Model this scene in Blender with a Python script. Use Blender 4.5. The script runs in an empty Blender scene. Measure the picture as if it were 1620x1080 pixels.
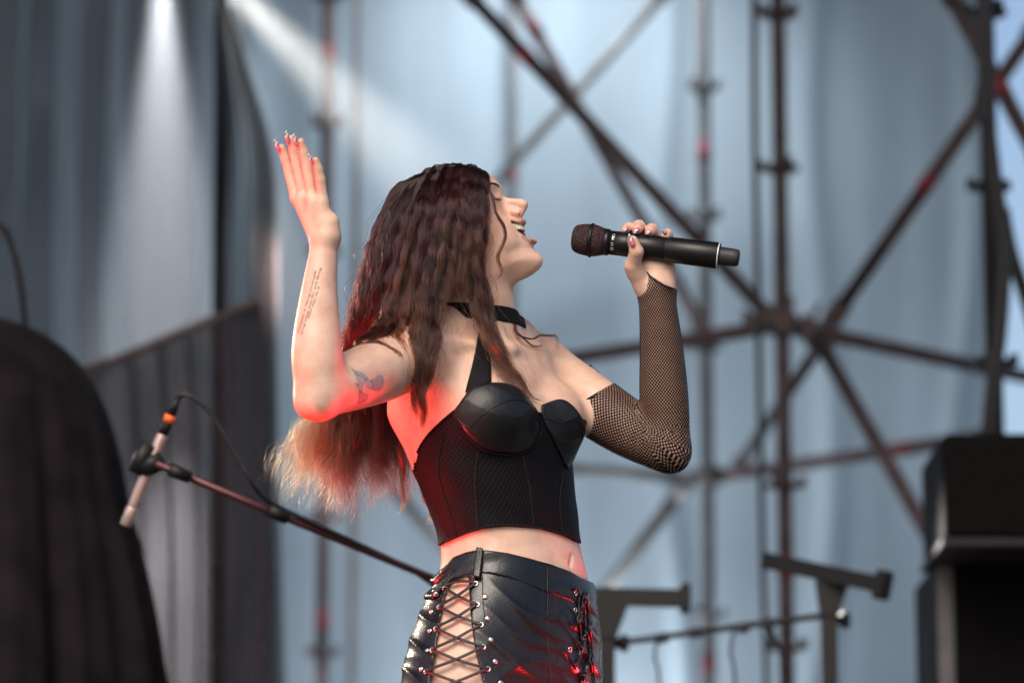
import bpy, math, random
import numpy as np
from mathutils import Vector, Matrix

random.seed(7)
rng = np.random.default_rng(11)
scene = bpy.context.scene

# ------------------------------------------------------------------ camera, sky, sun, exposure
PITCH = math.radians(11.0)
FPX = 6075.0                                  # focal length in photo pixels (135 mm on 36 mm, 1620 px wide)
CAM = np.array([0.0, -5.963, 0.24])           # photographer in the pit, eye just above the stage floor
FWD = np.array([0.0, math.cos(PITCH), math.sin(PITCH)])
UPV = np.array([0.0, -math.sin(PITCH), math.cos(PITCH)])
RGT = np.array([1.0, 0.0, 0.0])
FOCUS = 6.075                                 # the singer stands 6.075 m away: there 1 photo pixel is 1 mm

cam_data = bpy.data.cameras.new('camera')
cam = bpy.data.objects.new('camera', cam_data)
scene.collection.objects.link(cam)
cam.location = CAM
cam.rotation_euler = (math.pi / 2 + PITCH, 0, 0)
cam_data.sensor_width = 36.0
cam_data.lens = 135.0
cam_data.clip_end = 3000.0
cam_data.dof.use_dof = True
cam_data.dof.focus_distance = FOCUS - 0.05
cam_data.dof.aperture_fstop = 3.0
scene.camera = cam

SUN_EL, SUN_AZ = math.radians(42), math.radians(200)   # azimuth from +Y (away from the camera) towards +X
world = bpy.data.worlds.new('World')
scene.world = world
world.use_nodes = True
wn = world.node_tree
wn.nodes.clear()
w_out = wn.nodes.new('ShaderNodeOutputWorld')
w_bg = wn.nodes.new('ShaderNodeBackground')
w_sky = wn.nodes.new('ShaderNodeTexSky')
w_sky.sky_type = 'NISHITA'
w_sky.sun_disc = False
w_sky.sun_elevation = SUN_EL
w_sky.sun_rotation = SUN_AZ
w_sky.air_density = 1.0
w_sky.dust_density = 4.0
w_bg.inputs['Strength'].default_value = 0.13
wn.links.new(w_sky.outputs[0], w_bg.inputs[0])
wn.links.new(w_bg.outputs[0], w_out.inputs[0])

sun_data = bpy.data.lights.new('sun', 'SUN')
sun = bpy.data.objects.new('sun', sun_data)
scene.collection.objects.link(sun)
sun_data.energy = 1.4
sun_data.angle = math.radians(30)
sun_data.color = (1.0, 0.93, 0.82)
_sd = Vector((math.sin(SUN_AZ) * math.cos(SUN_EL), math.cos(SUN_AZ) * math.cos(SUN_EL), math.sin(SUN_EL)))
sun.rotation_euler = _sd.to_track_quat('Z', 'Y').to_euler()
sun.location = (0, 0, 12)

scene.view_settings.view_transform = 'Standard'
scene.view_settings.look = 'None'
scene.view_settings.exposure = 0.48
scene.view_settings.gamma = 1.0
scene.render.engine = 'CYCLES'
scene.cycles.use_denoising = True
scene.cycles.max_bounces = 8
scene.cycles.transparent_max_bounces = 12
scene.cycles.volume_bounces = 0
scene.cycles_curves.shape = 'RIBBONS'

# ------------------------------------------------------------------ helpers
def Q(px, py, d=0.0):
    """A photo pixel at depth d (mm beyond the singer's plane) -> figure coordinates in mm: x right, y up, z away."""
    s = 1.0 + d / FPX
    return np.array([(px - 810.0) * s, (540.0 - py) * s, d], float)

ORIGIN = CAM + FWD * FOCUS
def to_world(p):
    p = np.asarray(p, float) * 0.001
    return ORIGIN + p[..., 0:1] * RGT + p[..., 1:2] * UPV + p[..., 2:3] * FWD

def from_world(w):
    w = (np.asarray(w, float) - ORIGIN) * 1000.0
    return np.stack([w @ RGT, w @ UPV, w @ FWD], -1)

def W(px, py, Z):
    """A photo pixel at Z metres along the view axis -> world."""
    return CAM + Z * (FWD + RGT * (px - 810.0) / FPX + UPV * (540.0 - py) / FPX)

def link(name, data, parent=None, mat=None):
    o = bpy.data.objects.new(name, data)
    scene.collection.objects.link(o)
    if parent is not None:
        o.parent = parent
    if mat is not None:
        data.materials.append(mat)
    return o

def tag(o, label=None, category=None, group=None, kind=None):
    for k, v in (('label', label), ('category', category), ('group', group), ('kind', kind)):
        if v:
            o[k] = v
    return o

def empty(name, loc=(0, 0, 0)):
    o = bpy.data.objects.new(name, None)
    o.empty_display_size = 0.05
    scene.collection.objects.link(o)
    o.location = loc
    return o

def mesh_data(name, verts, faces, smooth=True):
    me = bpy.data.meshes.new(name)
    verts = np.asarray(verts, np.float32)
    if isinstance(faces, np.ndarray) and faces.ndim == 2:
        n, k = faces.shape
        me.vertices.add(len(verts))
        me.vertices.foreach_set('co', verts.ravel())
        me.loops.add(n * k)
        me.loops.foreach_set('vertex_index', faces.astype(np.int32).ravel())
        me.polygons.add(n)
        me.polygons.foreach_set('loop_start', np.arange(0, n * k, k, dtype=np.int32))
        me.update(calc_edges=True)
    else:
        me.from_pydata([tuple(v) for v in verts.tolist()], [], [tuple(f) for f in faces])
        me.update()
    if smooth:
        me.polygons.foreach_set('use_smooth', np.ones(len(me.polygons), bool))
    me.validate()
    return me

def child_mesh(name, verts, faces, mat, parent, smooth=True):
    """World-space vertices -> object placed at their centre, parented with its world place kept."""
    verts = np.asarray(verts, float)
    c = (verts.min(0) + verts.max(0)) / 2
    me = mesh_data(name, verts - c, faces, smooth)
    o = link(name, me, None, mat)
    o.location = c
    if parent is not None:
        o.parent = parent
        o.matrix_parent_inverse = Matrix.Translation(parent_world(parent)).inverted()
    return o

_pw = {}
def parent_world(p):
    v = Vector(p.location)
    if p.parent is not None:
        pass                                   # inverse-parented: location is already its world place
    return v

def tube(points, radii, seg=12, caps=True):
    pts = np.asarray(points, float)
    n = len(pts)
    radii = np.full(n, radii, float) if np.isscalar(radii) else np.asarray(radii, float)
    tan = np.gradient(pts, axis=0) if n > 2 else np.repeat((pts[1:] - pts[:1]), n, 0)
    tan /= np.linalg.norm(tan, axis=1, keepdims=True) + 1e-12
    ref = np.array([0.0, 0.0, 1.0])
    if abs(tan[0] @ ref) > 0.9:
        ref = np.array([1.0, 0.0, 0.0])
    u = np.cross(tan[0], ref); u /= np.linalg.norm(u)
    V = []
    a = np.arange(seg) * 2 * math.pi / seg
    for i in range(n):
        u = u - tan[i] * (u @ tan[i]); u /= np.linalg.norm(u) + 1e-12
        v = np.cross(tan[i], u)
        V.append(pts[i] + radii[i] * (np.cos(a)[:, None] * u + np.sin(a)[:, None] * v))
    V = np.concatenate(V)
    F = []
    for i in range(n - 1):
        for j in range(seg):
            k = (j + 1) % seg
            F.append((i * seg + j, i * seg + k, (i + 1) * seg + k, (i + 1) * seg + j))
    if caps:
        F.append(tuple(range(seg - 1, -1, -1)))
        F.append(tuple(range((n - 1) * seg, n * seg)))
    return V, F

def lathe(a, b, prof, seg=32):
    """prof: (distance along a->b in the same unit, radius)."""
    a = np.asarray(a, float); b = np.asarray(b, float)
    d = (b - a) / np.linalg.norm(b - a)
    pts = [a + d * s for s, r in prof]
    ref = np.array([0, 0, 1.0]) if abs(d[2]) < 0.9 else np.array([1.0, 0, 0])
    u = np.cross(d, ref); u /= np.linalg.norm(u); v = np.cross(d, u)
    t = np.arange(seg) * 2 * math.pi / seg
    ring = np.cos(t)[:, None] * u + np.sin(t)[:, None] * v
    V = np.concatenate([p + r * ring for p, (s, r) in zip(pts, prof)])
    F = []
    n = len(prof)
    for i in range(n - 1):
        for j in range(seg):
            k = (j + 1) % seg
            F.append((i * seg + j, i * seg + k, (i + 1) * seg + k, (i + 1) * seg + j))
    F.append(tuple(range(seg - 1, -1, -1)))
    F.append(tuple(range((n - 1) * seg, n * seg)))
    return V, F

def merge(parts):
    V, F, o = [], [], 0
    for v, f in parts:
        V.append(np.asarray(v, float)); F += [tuple(int(i) + o for i in q) for q in f]; o += len(v)
    return np.concatenate(V), F

def box(c, hx, hy, hz, R=None):
    s = np.array([(i, j, k) for i in (-1, 1) for j in (-1, 1) for k in (-1, 1)], float) * (hx, hy, hz)
    if R is not None:
        s = s @ np.asarray(R).T
    return s + np.asarray(c), [(0, 1, 3, 2), (4, 6, 7, 5), (0, 4, 5, 1), (2, 3, 7, 6), (0, 2, 6, 4), (1, 5, 7, 3)]

def spline(ctrl, n):
    """Catmull-Rom through control points (rows), n samples."""
    c = np.asarray(ctrl, float)
    if len(c) == 2:
        t = np.linspace(0, 1, n)[:, None]
        return c[0] * (1 - t) + c[1] * t
    seg = np.linalg.norm(np.diff(c[:, :3], axis=0), axis=1)
    cum = np.concatenate([[0], np.cumsum(np.maximum(seg, 1e-6))])
    x = np.linspace(0, cum[-1], n)
    idx = np.clip(np.searchsorted(cum, x, side='right') - 1, 0, len(c) - 2)
    t = ((x - cum[idx]) / (cum[idx + 1] - cum[idx]))[:, None]
    ext = np.vstack([2 * c[0] - c[1], c, 2 * c[-1] - c[-2]])
    p0, p1, p2, p3 = ext[idx], ext[idx + 1], ext[idx + 2], ext[idx + 3]
    return 0.5 * ((2 * p1) + (-p0 + p2) * t + (2 * p0 - 5 * p1 + 4 * p2 - p3) * t * t + (-p0 + 3 * p1 - 3 * p2 + p3) * t ** 3)

# ------------------------------------------------------------------ materials
class Mat:
    def __init__(self, name):
        self.m = bpy.data.materials.new(name); self.m.use_nodes = True
        self.t = self.m.node_tree; self.b = self.t.nodes['Principled BSDF']; self.o = self.t.nodes['Material Output']
    def set(self, **k):
        for n, v in k.items():
            self.b.inputs[n.replace('_', ' ')].default_value = v
        return self
    def node(self, typ, **k):
        n = self.t.nodes.new('ShaderNode' + typ)
        for a, v in k.items():
            if a in n.inputs:
                n.inputs[a].default_value = v
            else:
                setattr(n, a, v)
        return n
    def ln(self, a, b):
        self.t.links.new(a, b)
    def noise(self, scale, detail=4, coord='Object', stretch=None):
        tc = self.node('TexCoord'); n = self.node('TexNoise'); n.inputs['Scale'].default_value = scale; n.inputs['Detail'].default_value = detail
        src = tc.outputs[coord]
        if stretch:
            mp = self.node('Mapping'); mp.inputs['Scale'].default_value = stretch
            self.ln(src, mp.inputs[0]); src = mp.outputs[0]
        self.ln(src, n.inputs['Vector'])
        return n
    def ramp(self, fac, c0, c1, p0=0.3, p1=0.7):
        r = self.node('ValToRGB')
        r.color_ramp.elements[0].position = p0; r.color_ramp.elements[1].position = p1
        r.color_ramp.elements[0].color = (*c0, 1); r.color_ramp.elements[1].color = (*c1, 1)
        self.ln(fac, r.inputs[0])
        return r
    def bump(self, h, strength=0.2, dist=0.002):
        b = self.node('Bump'); b.inputs['Strength'].default_value = strength; b.inputs['Distance'].default_value = dist
        self.ln(h, b.inputs['Height']); self.ln(b.outputs[0], self.b.inputs['Normal'])
        return b

def plain(name, col, rough=0.5, metal=0.0, var=0.15, scale=30, bump=0.0, spec=0.5):
    m = Mat(name)
    n = m.noise(scale)
    c0 = tuple(c * (1 - var) for c in col); c1 = tuple(min(1, c * (1 + var)) for c in col)
    r = m.ramp(n.outputs['Fac'], c0, c1)
    m.ln(r.outputs[0], m.b.inputs['Base Color'])
    m.set(Roughness=rough, Metallic=metal)
    m.b.inputs['Specular IOR Level'].default_value = spec
    if bump:
        m.bump(n.outputs['Fac'], bump, 0.002)
    return m.m
# ------------------------------------------------------------------ setting: ground, stage floor, backdrop
def stage_boards():
    m = Mat('stage_deck'); n = m.noise(6, 6); n2 = m.noise(80, 3, stretch=(1, 8, 1))
    r = m.ramp(n.outputs['Fac'], (0.035, 0.033, 0.032), (0.075, 0.07, 0.066)); m.ln(r.outputs[0], m.b.inputs['Base Color'])
    m.set(Roughness=0.6); m.bump(n2.outputs['Fac'], 0.2, 0.004); return m.m
M_deck = stage_boards()
M_ground = plain('trodden_ground', (0.13, 0.12, 0.09), 0.9, var=0.4, scale=3, bump=0.4)
def slab(name, x0, x1, y0, y1, z0, z1, mat, kind='structure'):
    V, F = box(((x0 + x1) / 2, (y0 + y1) / 2, (z0 + z1) / 2), (x1 - x0) / 2, (y1 - y0) / 2, (z1 - z0) / 2)
    o = child_mesh(name, V, F, mat, None, smooth=False); o['kind'] = kind
    return o
slab('ground', -400, 400, -400, 400, -1.9, -1.4, M_ground)
slab('added_shade_roof', -7.5, 7.5, -1.0, 8.2, 6.6, 6.75, plain('shade_roof_sheet', (0.02, 0.02, 0.022), 0.8))  # unseen roof, added to block top light and deepen the contrast
slab('stage_floor', -7.5, 7.5, -2.2, 11.5, -1.38, 0.0, M_deck)
# ------------------------------------------------------------------ backdrop and scaffold behind the stage
def mesh_fabric(name, col, trans, alpha=1.0, streak=0.25, streak_scale=7.0, weave=True):
    m = Mat(name); m.t.nodes.remove(m.b)
    n1 = m.noise(1.3, 3); n2 = m.noise(streak_scale, 3, stretch=(1, 1, 0.07)); n3 = m.noise(150, 2, stretch=(1, 1, 0.15))
    mx = m.node('Math'); mx.operation = 'MULTIPLY_ADD'; mx.inputs[1].default_value = 0.5; m.ln(n2.outputs['Fac'], mx.inputs[0])
    h = m.node('Math'); h.operation = 'MULTIPLY'; h.inputs[1].default_value = 0.3; m.ln(n1.outputs['Fac'], h.inputs[0]); m.ln(h.outputs[0], mx.inputs[2])
    m3 = m.node('Math'); m3.operation = 'MULTIPLY_ADD'; m3.inputs[1].default_value = 0.2; m.ln(n3.outputs['Fac'], m3.inputs[0]); m.ln(mx.outputs[0], m3.inputs[2])
    r = m.ramp(m3.outputs[0], tuple(c * (1 - streak) for c in col), tuple(min(1, c * (1 + streak)) for c in col), 0.32, 0.68)
    d = m.node('BsdfDiffuse'); t = m.node('BsdfTranslucent'); tr = m.node('BsdfTransparent')
    m.ln(r.outputs[0], d.inputs[0]); m.ln(r.outputs[0], t.inputs[0])
    a = m.node('MixShader'); a.inputs[0].default_value = trans; m.ln(d.outputs[0], a.inputs[1]); m.ln(t.outputs[0], a.inputs[2])
    if alpha < 1:
        b = m.node('MixShader'); b.inputs[0].default_value = alpha; m.ln(tr.outputs[0], b.inputs[1]); m.ln(a.outputs[0], b.inputs[2]); m.ln(b.outputs[0], m.o.inputs[0])
    else:
        m.ln(a.outputs[0], m.o.inputs[0])
    return m.m
M_scrim = mesh_fabric('backdrop_mesh', (0.43, 0.535, 0.62), 0.45, 1.0, 0.16)
M_net = mesh_fabric('dark_net', (0.060, 0.045, 0.046), 0.3, 0.40, 0.5, 20)
M_gauze = mesh_fabric('dark_gauze', (0.062, 0.050, 0.058), 0.25, 0.86, 0.4, 9)
M_tube = plain('weathered_steel_tube', (0.085, 0.058, 0.060), 0.6, 0.1, 0.35, 14, 0.2, 0.3)
M_tube_pale = plain('galvanised_tube', (0.12, 0.12, 0.125), 0.6, 0.3, 0.3, 14, 0.2, 0.3)
M_redtape = plain('red_paint_mark', (0.22, 0.022, 0.03), 0.7, var=0.25)
M_blackcloth = plain('black_drape', (0.0075, 0.005, 0.0065), 0.9, var=0.5, scale=12, bump=0.3, spec=0.15)
M_blackmetal = plain('black_powder_coat', (0.008, 0.006, 0.0065), 0.5, 0.0, 0.3, 60, 0.0, 0.3)
M_cable = plain('rubber_cable', (0.012, 0.010, 0.011), 0.5)

def hz(pt_px, pt_py, Z):
    return W(pt_px, pt_py, Z)
def floor_below(p):
    return np.array([p[0], p[1], 0.0])

# the pale backdrop
ZB = 15.0
p0 = W(-2200, 540, ZB); p1 = W(1578, 540, ZB)
nx, nz = 420, 90
xs = np.linspace(p0[0], p1[0], nx); zs = np.linspace(-1.0, 7.2, nz)
X, Zz = np.meshgrid(xs, zs, indexing='ij')
def fold_sum(x, z):
    f = 0.006 * np.sin(x * 9 + 0.4 * np.sin(z * 1.3)) + 0.003 * np.sin(x * 23 + 1.3 + 0.6 * np.sin(z * 0.9)) + 0.02 * np.sin(x * 2.1 + 0.5 * z)
    for cx, sl, am, wd in ((-2.05, 0.10, 0.09, 0.05), (-1.75, -0.07, 0.07, 0.04), (-1.15, 0.05, 0.06, 0.05), (-1.5, -0.02, 0.05, 0.03), (1.2, 0.02, 0.04, 0.06), (0.6, -0.015, 0.035, 0.05), (1.75, 0.03, 0.04, 0.05)):
        f = f + am * np.exp(-((x - cx - sl * (z - 3.0) - 0.05 * np.sin(z * 2.2 + cx * 7)) / wd) ** 2)
    return f
Y = p0[1] - fold_sum(X, Zz)
V = np.stack([X, Y, Zz], -1).reshape(-1, 3)
ii = np.arange((nx - 1) * nz).reshape(nx - 1, nz)[:, :-1].ravel()
F = np.stack([ii, ii + nz, ii + nz + 1, ii + 1], 1)
back = child_mesh('backdrop', V, F, M_scrim, None)
tag(back, 'pale blue-grey mesh backdrop sheet hung across the back of the stage', 'backdrop')

# scaffold
scaf = empty('scaffold', floor_below(W(1237, 540, 11.9)))
tag(scaf, 'dark tube scaffold with red marks standing before the pale backdrop', 'scaffold')
def tube_part(name, a, b, dia, mat, parent=scaf, seg=14):
    return child_mesh(name, *tube(np.array([a, b]), dia / 2, seg), mat, parent)
def red_mark(a, b, t, L, dia, parent):
    a = np.asarray(a); b = np.asarray(b); d = (b - a) / np.linalg.norm(b - a); c = a + (b - a) * t
    child_mesh('red_mark', *tube(np.array([c - d * L / 2, c + d * L / 2]), dia / 2 + 0.0025, 14), M_redtape, parent)
def standard(px, Z, mat, rosette_py=None, marks=(), z1=7.0, dia=0.0483):
    b = floor_below(W(px, 540, Z)); t = np.array([b[0], b[1], z1])
    o = tube_part('standard', b, t, dia, mat)
    zc = W(px, rosette_py, Z)[2] if rosette_py else 0.2
    z = zc % 0.5
    while z < z1 and rosette_py is not False:
        if 1.2 < z < 5.5:
            lobes = []
            child_mesh('rosette', *tube(np.array([[b[0], b[1], z - 0.005], [b[0], b[1], z + 0.005]]), 0.061, 16), mat, o)
            for q in range(3):
                an = q * 2.1 + z
                V, F = box((b[0] + 0.055 * math.cos(an), b[1] + 0.055 * math.sin(an), z + 0.012), 0.012, 0.009, 0.016, np.array([[math.cos(an), -math.sin(an), 0], [math.sin(an), math.cos(an), 0], [0, 0, 1]]))
                child_mesh('wedge', V, F, mat, o, smooth=False)
        z += 0.5
    for py in marks:
        zz_ = W(px, py, Z)[2]
        child_mesh('red_mark', *tube(np.array([[b[0], b[1], zz_ - 0.035], [b[0], b[1], zz_ + 0.035]]), dia / 2 + 0.0025, 14), M_redtape, o)
    return o
standard(1238, 11.9, M_tube, 255, (905,))
standard(1117, 14.3, M_tube_pale, 335, (228, 1060))
standard(514, 14.3, M_tube, 180, (65, 990))
standard(562, 14.7, M_tube_pale, False, dia=0.03)
standard(1572, 10.6, M_blackmetal, None, (), dia=0.0483)
standard(812, 14.8, M_tube_pale, False, (262,), dia=0.03)
def member(name, a, b, mat, dia=0.0483, marks=()):
    A, B = W(*a), W(*b)
    o = tube_part(name, A, B, dia, mat)
    d = (B - A) / np.linalg.norm(B - A)
    for end in (A, B):                                   # coupler heads
        child_mesh('coupler', *tube(np.array([end - d * 0.045, end + d * 0.045]), dia / 2 + 0.008, 10), mat, o)
    for t in marks:
        red_mark(A, B, t, 0.07, dia, o)
    return o
member('brace', (740, -10, 12.6), (1225, 508, 12.0), M_tube, marks=(0.2,))
member('brace', (812, -12, 14.0), (1112, 520, 14.1), M_tube, marks=(0.11,))
member('brace', (1052, -12, 14.6), (700, 385, 14.8), M_tube_pale, 0.042)
member('brace', (1322, 498, 12.2), (1640, 42, 11.6), M_tube, marks=(0.47,))
member('brace', (1500, -15, 11.2), (1650, 265, 11.0), M_tube, marks=(0.55,))
member('brace', (1296, 540, 12.1), (1520, 935, 11.4), M_tube)
member('brace', (1296, 548, 12.2), (1172, 732, 13.8), M_tube, 0.042)
member('brace', (1082, 768, 14.2), (880, 1040, 14.6), M_tube_pale, 0.05)
member('brace', (560, 690, 14.4), (790, 985, 14.6), M_tube_pale, 0.045)
member('ledger', (1238, 514, 11.95), (860, 574, 12.5), M_tube)
member('ledger', (1238, 514, 11.95), (1700, 612, 12.9), M_tube, marks=(0.70,))
member('ledger', (1117, 756, 14.3), (1560, 690, 13.4), M_tube, marks=(0.72,))
member('ledger', (1117, 758, 14.3), (870, 738, 14.1), M_tube_pale)
# the knot of couplers where ledgers and braces meet the standard
for q, (px, py, Z) in enumerate(((1238, 512, 11.88), (1275, 520, 11.95), (1296, 544, 12.1), (1200, 512, 11.95), (1117, 758, 14.28))):
    c = W(px, py, Z)
    R = np.array(Matrix.Rotation(0.5 * q, 3, 'Y'))
    V, F = merge([box(c, 0.03, 0.03, 0.034, R), box(c + np.array([0.025, -0.03, 0.045]), 0.008, 0.008, 0.035, R), box(c + np.array([-0.04, -0.025, 0.015]), 0.024, 0.009, 0.010, R)])
    o = child_mesh('coupler', V, F, M_tube, scaf, smooth=False); o['kind'] = 'stuff'

def cable(name, pts, r, label, mat=None, cat='cable', n=60, group=None):
    P = spline(np.array(pts), n)
    o = child_mesh(name, *tube(P, r, 8), mat or M_cable, None)
    tag(o, label, cat, group)
    return o
cable('hanging_cable', [W(1193, -40, 11.6), W(1194, 200, 11.6), W(1198, 420, 11.6), W(1202, 640, 11.6), W(1206, 860, 11.6), W(1214, 1150, 11.6), floor_below(W(1216, 1200, 11.6)) + np.array([0, 0, 0.015])], 0.010, 'thin dark cable hanging straight down beside the tallest scaffold post')
cable('cable_bundle', [W(1556, -40, 10.4), W(1560, 150, 10.4), W(1572, 270, 10.4), W(1588, 390, 10.4), W(1582, 520, 10.4), W(1566, 660, 10.4), W(1560, 900, 10.4), floor_below(W(1560, 1000, 10.4)) + np.array([0, 0, 0.03])], 0.021, 'thick black cable bundle wound round the right-hand scaffold post')
cable('side_cable', [W(1586, 330, 10.5), W(1600, 400, 10.5), W(1626, 480, 10.5), W(1660, 600, 10.5)], 0.020, 'black cable branching off to the right-hand picture edge')
cable('loop_cable', [W(1552, 120, 10.3), W(1546, 165, 10.3), W(1556, 190, 10.3), W(1566, 175, 10.3)], 0.008, 'small black cable loop on the right-hand scaffold post')

# ------------------------------------------------------------------ dark nets on the left
def sheet(name, left, right, Z, mat, label, cat, folds=14, depth=0.04, n=60, m=70, bottom=True, parent=None, spread=0.10):
    """cloth hung between two pixel edges at Z metres, pleated in depth"""
    L = spline(np.array(left, float), n); R = spline(np.array(right, float), n)
    V = []
    ph = rng.uniform(0, 6)
    for i in range(n):
        for j in range(m):
            t = j / (m - 1)
            px, py = L[i] * (1 - t) + R[i] * t
            w = abs(R[i][0] - L[i][0])
            tw = t + 0.05 * math.sin(i * 0.07 + ph) + 0.09 * math.sin(5.1 * t + ph)
            dz = depth * (math.sin(tw * folds * 6.283 + ph) + 0.6 * math.sin(tw * folds * 10.1 + 2 + i * 0.04) + 0.35 * math.sin(tw * folds * 17.3 + 0.03 * i))
            sx = spread * w / folds * math.sin(tw * folds * 12.566 + ph)
            V.append(W(px + sx, py, Z + dz))
    F = [(i * m + j, i * m + j + 1, (i + 1) * m + j + 1, (i + 1) * m + j) for i in range(n - 1) for j in range(m - 1)]
    o = child_mesh(name, np.array(V), F, mat, parent)
    tag(o, label, cat)
    return o
sheet('gathered_net', [(338, -30), (350, 90), (348, 250), (342, 420), (338, 700), (330, 1300), (330, 1600)], [(350, -30), (385, 90), (428, 250), (432, 420), (436, 700), (446, 1300), (446, 1600)], 11.2, M_net, 'dark net curtain gathered at the top and hanging in folds left of the singer', 'curtain', 5, 0.06, m=140, spread=0.55)
sheet('net_fold', [(340, -30), (338, 200), (336, 420), (334, 700), (330, 1300), (328, 1600)], [(350, -30), (360, 200), (356, 420), (360, 700), (356, 1300), (352, 1600)], 11.0, mesh_fabric('net_fold_cloth', (0.020, 0.013, 0.014), 0.2, 0.84, 0.4, 20), 'narrow dark brown fold of net hanging at the curtain\'s left edge', 'curtain', 2, 0.05, m=24)
sheet('gauze_sheet', [(120, 588), (126, 700), (140, 900), (150, 1300), (150, 1600)], [(404, 478), (408, 700), (412, 900), (415, 1300), (415, 1600)], 10.8, M_gauze, 'grey gauze sheet sagging behind the covered equipment', 'gauze', 2.3, 0.05)
sheet('upper_gauze', [(-120, -60), (-120, 300), (-110, 700), (-100, 1300), (-100, 1600)], [(300, -60), (318, 300), (322, 700), (330, 1300), (330, 1600)], 13.6, mesh_fabric('thin_grey_gauze', (0.10, 0.088, 0.09), 0.4, 0.30, 0.5, 5), 'thin grey gauze hanging before the backdrop in the upper left', 'gauze', 4.3, 0.06, m=160, spread=0.42)
cable('gauze_rope', [W(110, 592, 10.75), W(200, 562, 10.7), W(300, 520, 10.7), W(410, 476, 10.75)], 0.013, 'dark rolled rope edge along the top of the gauze sheet', M_tube, 'rope')

# ------------------------------------------------------------------ covered equipment, lower left
ZC = 8.6
prof = [(505, 18), (508, 60), (518, 95), (540, 135), (565, 165), (600, 190), (650, 214), (720, 234), (800, 248), (900, 272), (1080, 305), (1400, 350), (1860, 390)]
cen = W(-48, 540, ZC)
ns, nr = 160, 90
pv = spline(np.array([[p[0], p[1], 0] for p in prof], float), nr)
V = []
for i in range(nr):
    z = W(0, pv[i, 0], ZC)[2]; R0 = pv[i, 1] * ZC / FPX
    if i == nr - 1: z = 0.003
    for j in range(ns):
        a = 2 * math.pi * j / ns
        dep = np.clip((i - 8) / 30, 0, 1)
        f = 1 + dep * (0.055 * math.sin(9 * a + 0.6 * math.sin(3 * a)) + 0.035 * math.sin(17 * a + 1.1 + i * 0.015) + 0.02 * math.sin(31 * a + i * 0.04))
        sq = 1.0
        V.append((cen[0] + R0 * f * math.cos(a), cen[1] + R0 * f * math.sin(a) * 0.9, z))
F = [(i * ns + j, i * ns + (j + 1) % ns, (i + 1) * ns + (j + 1) % ns, (i + 1) * ns + j) for i in range(nr - 1) for j in range(ns)] + [tuple(range(ns))]
tag(child_mesh('covered_equipment', np.array(V), F, M_blackcloth, None), 'tall equipment hidden under a black cloth in the lower left corner', 'cover')
cable('gooseneck', [W(-20, 352, ZC), W(6, 362, ZC), W(22, 400, ZC), W(34, 460, ZC), W(40, 520, ZC)], 0.0075, 'thin black gooseneck arching over the covered equipment', M_blackmetal, 'gooseneck')

# ------------------------------------------------------------------ pencil microphone on a boom stand
ZM = 7.0
def wz(px, py, dz=0.0):
    return W(px, py, ZM + dz)
stand = empty('boom_stand', floor_below(wz(800, 1000, 0.25)))
tag(stand, 'dark boom microphone stand reaching out to the left behind the singer', 'microphone stand')
A = wz(246, 733, -0.02); Bm = wz(800, 962, 0.25)
child_mesh('boom', *tube(np.array([A, Bm]), 0.0072, 14), plain('boom_metal', (0.075, 0.022, 0.026), 0.35, 0.5), stand)
child_mesh('clutch', *tube(np.array([wz(268, 742, -0.02), wz(300, 755, -0.01)]), np.array([0.013, 0.011]), 14), M_blackmetal, stand)
child_mesh('boom_knuckle', *tube(np.array([wz(425, 806, 0.05), wz(455, 819, 0.06)]), 0.0125, 14), M_blackmetal, stand)
child_mesh('clip', *merge([tube(np.array([wz(224, 742), wz(258, 726)]), 0.019, 14), tube(np.array([wz(214, 748), wz(236, 702)]), 0.0165, 14)]), M_blackmetal, stand)
child_mesh('upright', *tube(np.array([Bm, floor_below(Bm) + np.array([0, 0, 0.02])]), 0.011, 14), M_blackmetal, stand)
for q in range(3):
    an = q * 2.094 + 0.4
    child_mesh('leg', *tube(np.array([floor_below(Bm) + np.array([0, 0, 0.25]), floor_below(Bm) + np.array([0.35 * math.cos(an), 0.35 * math.sin(an), 0.012])]), 0.008, 10), M_blackmetal, stand)
pm = empty('pencil_microphone', wz(237, 735))
tag(pm, 'slim rose-coloured pencil microphone clipped to the boom, pointing down left', 'microphone')
M_rose = plain('champagne_metal', (0.52, 0.36, 0.33), 0.35, 0.6, 0.1)
a0, a1 = wz(198, 832), wz(282, 628)
Lm = np.linalg.norm(a1 - a0)
def pmic(name, prof, mat, parent=pm):
    return child_mesh(name, *lathe(a0, a1, [(s * Lm, r) for s, r in prof], 20), mat, parent)
pmic('capsule', [(0, 0.008), (0.01, 0.0115), (0.14, 0.0115), (0.15, 0.0105)], plain('capsule_mesh', (0.50, 0.36, 0.34), 0.4, 0.5, 0.3, 400, 0.5))
pmic('body', [(0.15, 0.0098), (0.165, 0.0105), (0.70, 0.0105), (0.71, 0.0098)], M_rose)
pmic('connector', [(0.71, 0.0095), (0.80, 0.0095), (0.805, 0.009)], M_blackmetal)
pmic('orange_ring', [(0.805, 0.0105), (0.86, 0.0105)], plain('orange_band', (0.85, 0.13, 0.02), 0.5, var=0.05))
pmic('strain_relief', [(0.86, 0.0095), (1.0, 0.0055)], M_blackmetal)
cable('microphone_cable', [wz(282, 628), wz(290, 622), wz(308, 630), wz(332, 652), wz(358, 695), wz(382, 735), wz(400, 765), wz(430, 795, 0.06), wz(520, 838, 0.1), wz(640, 895, 0.17), wz(700, 935, 0.2), wz(780, 985, 0.26), wz(795, 1200, 0.27), floor_below(wz(795, 1200, 0.27)) + np.array([0, 0, 0.008])], 0.0042, 'thin black cable curving from the pencil microphone along the boom', None, 'cable', 120)

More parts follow.
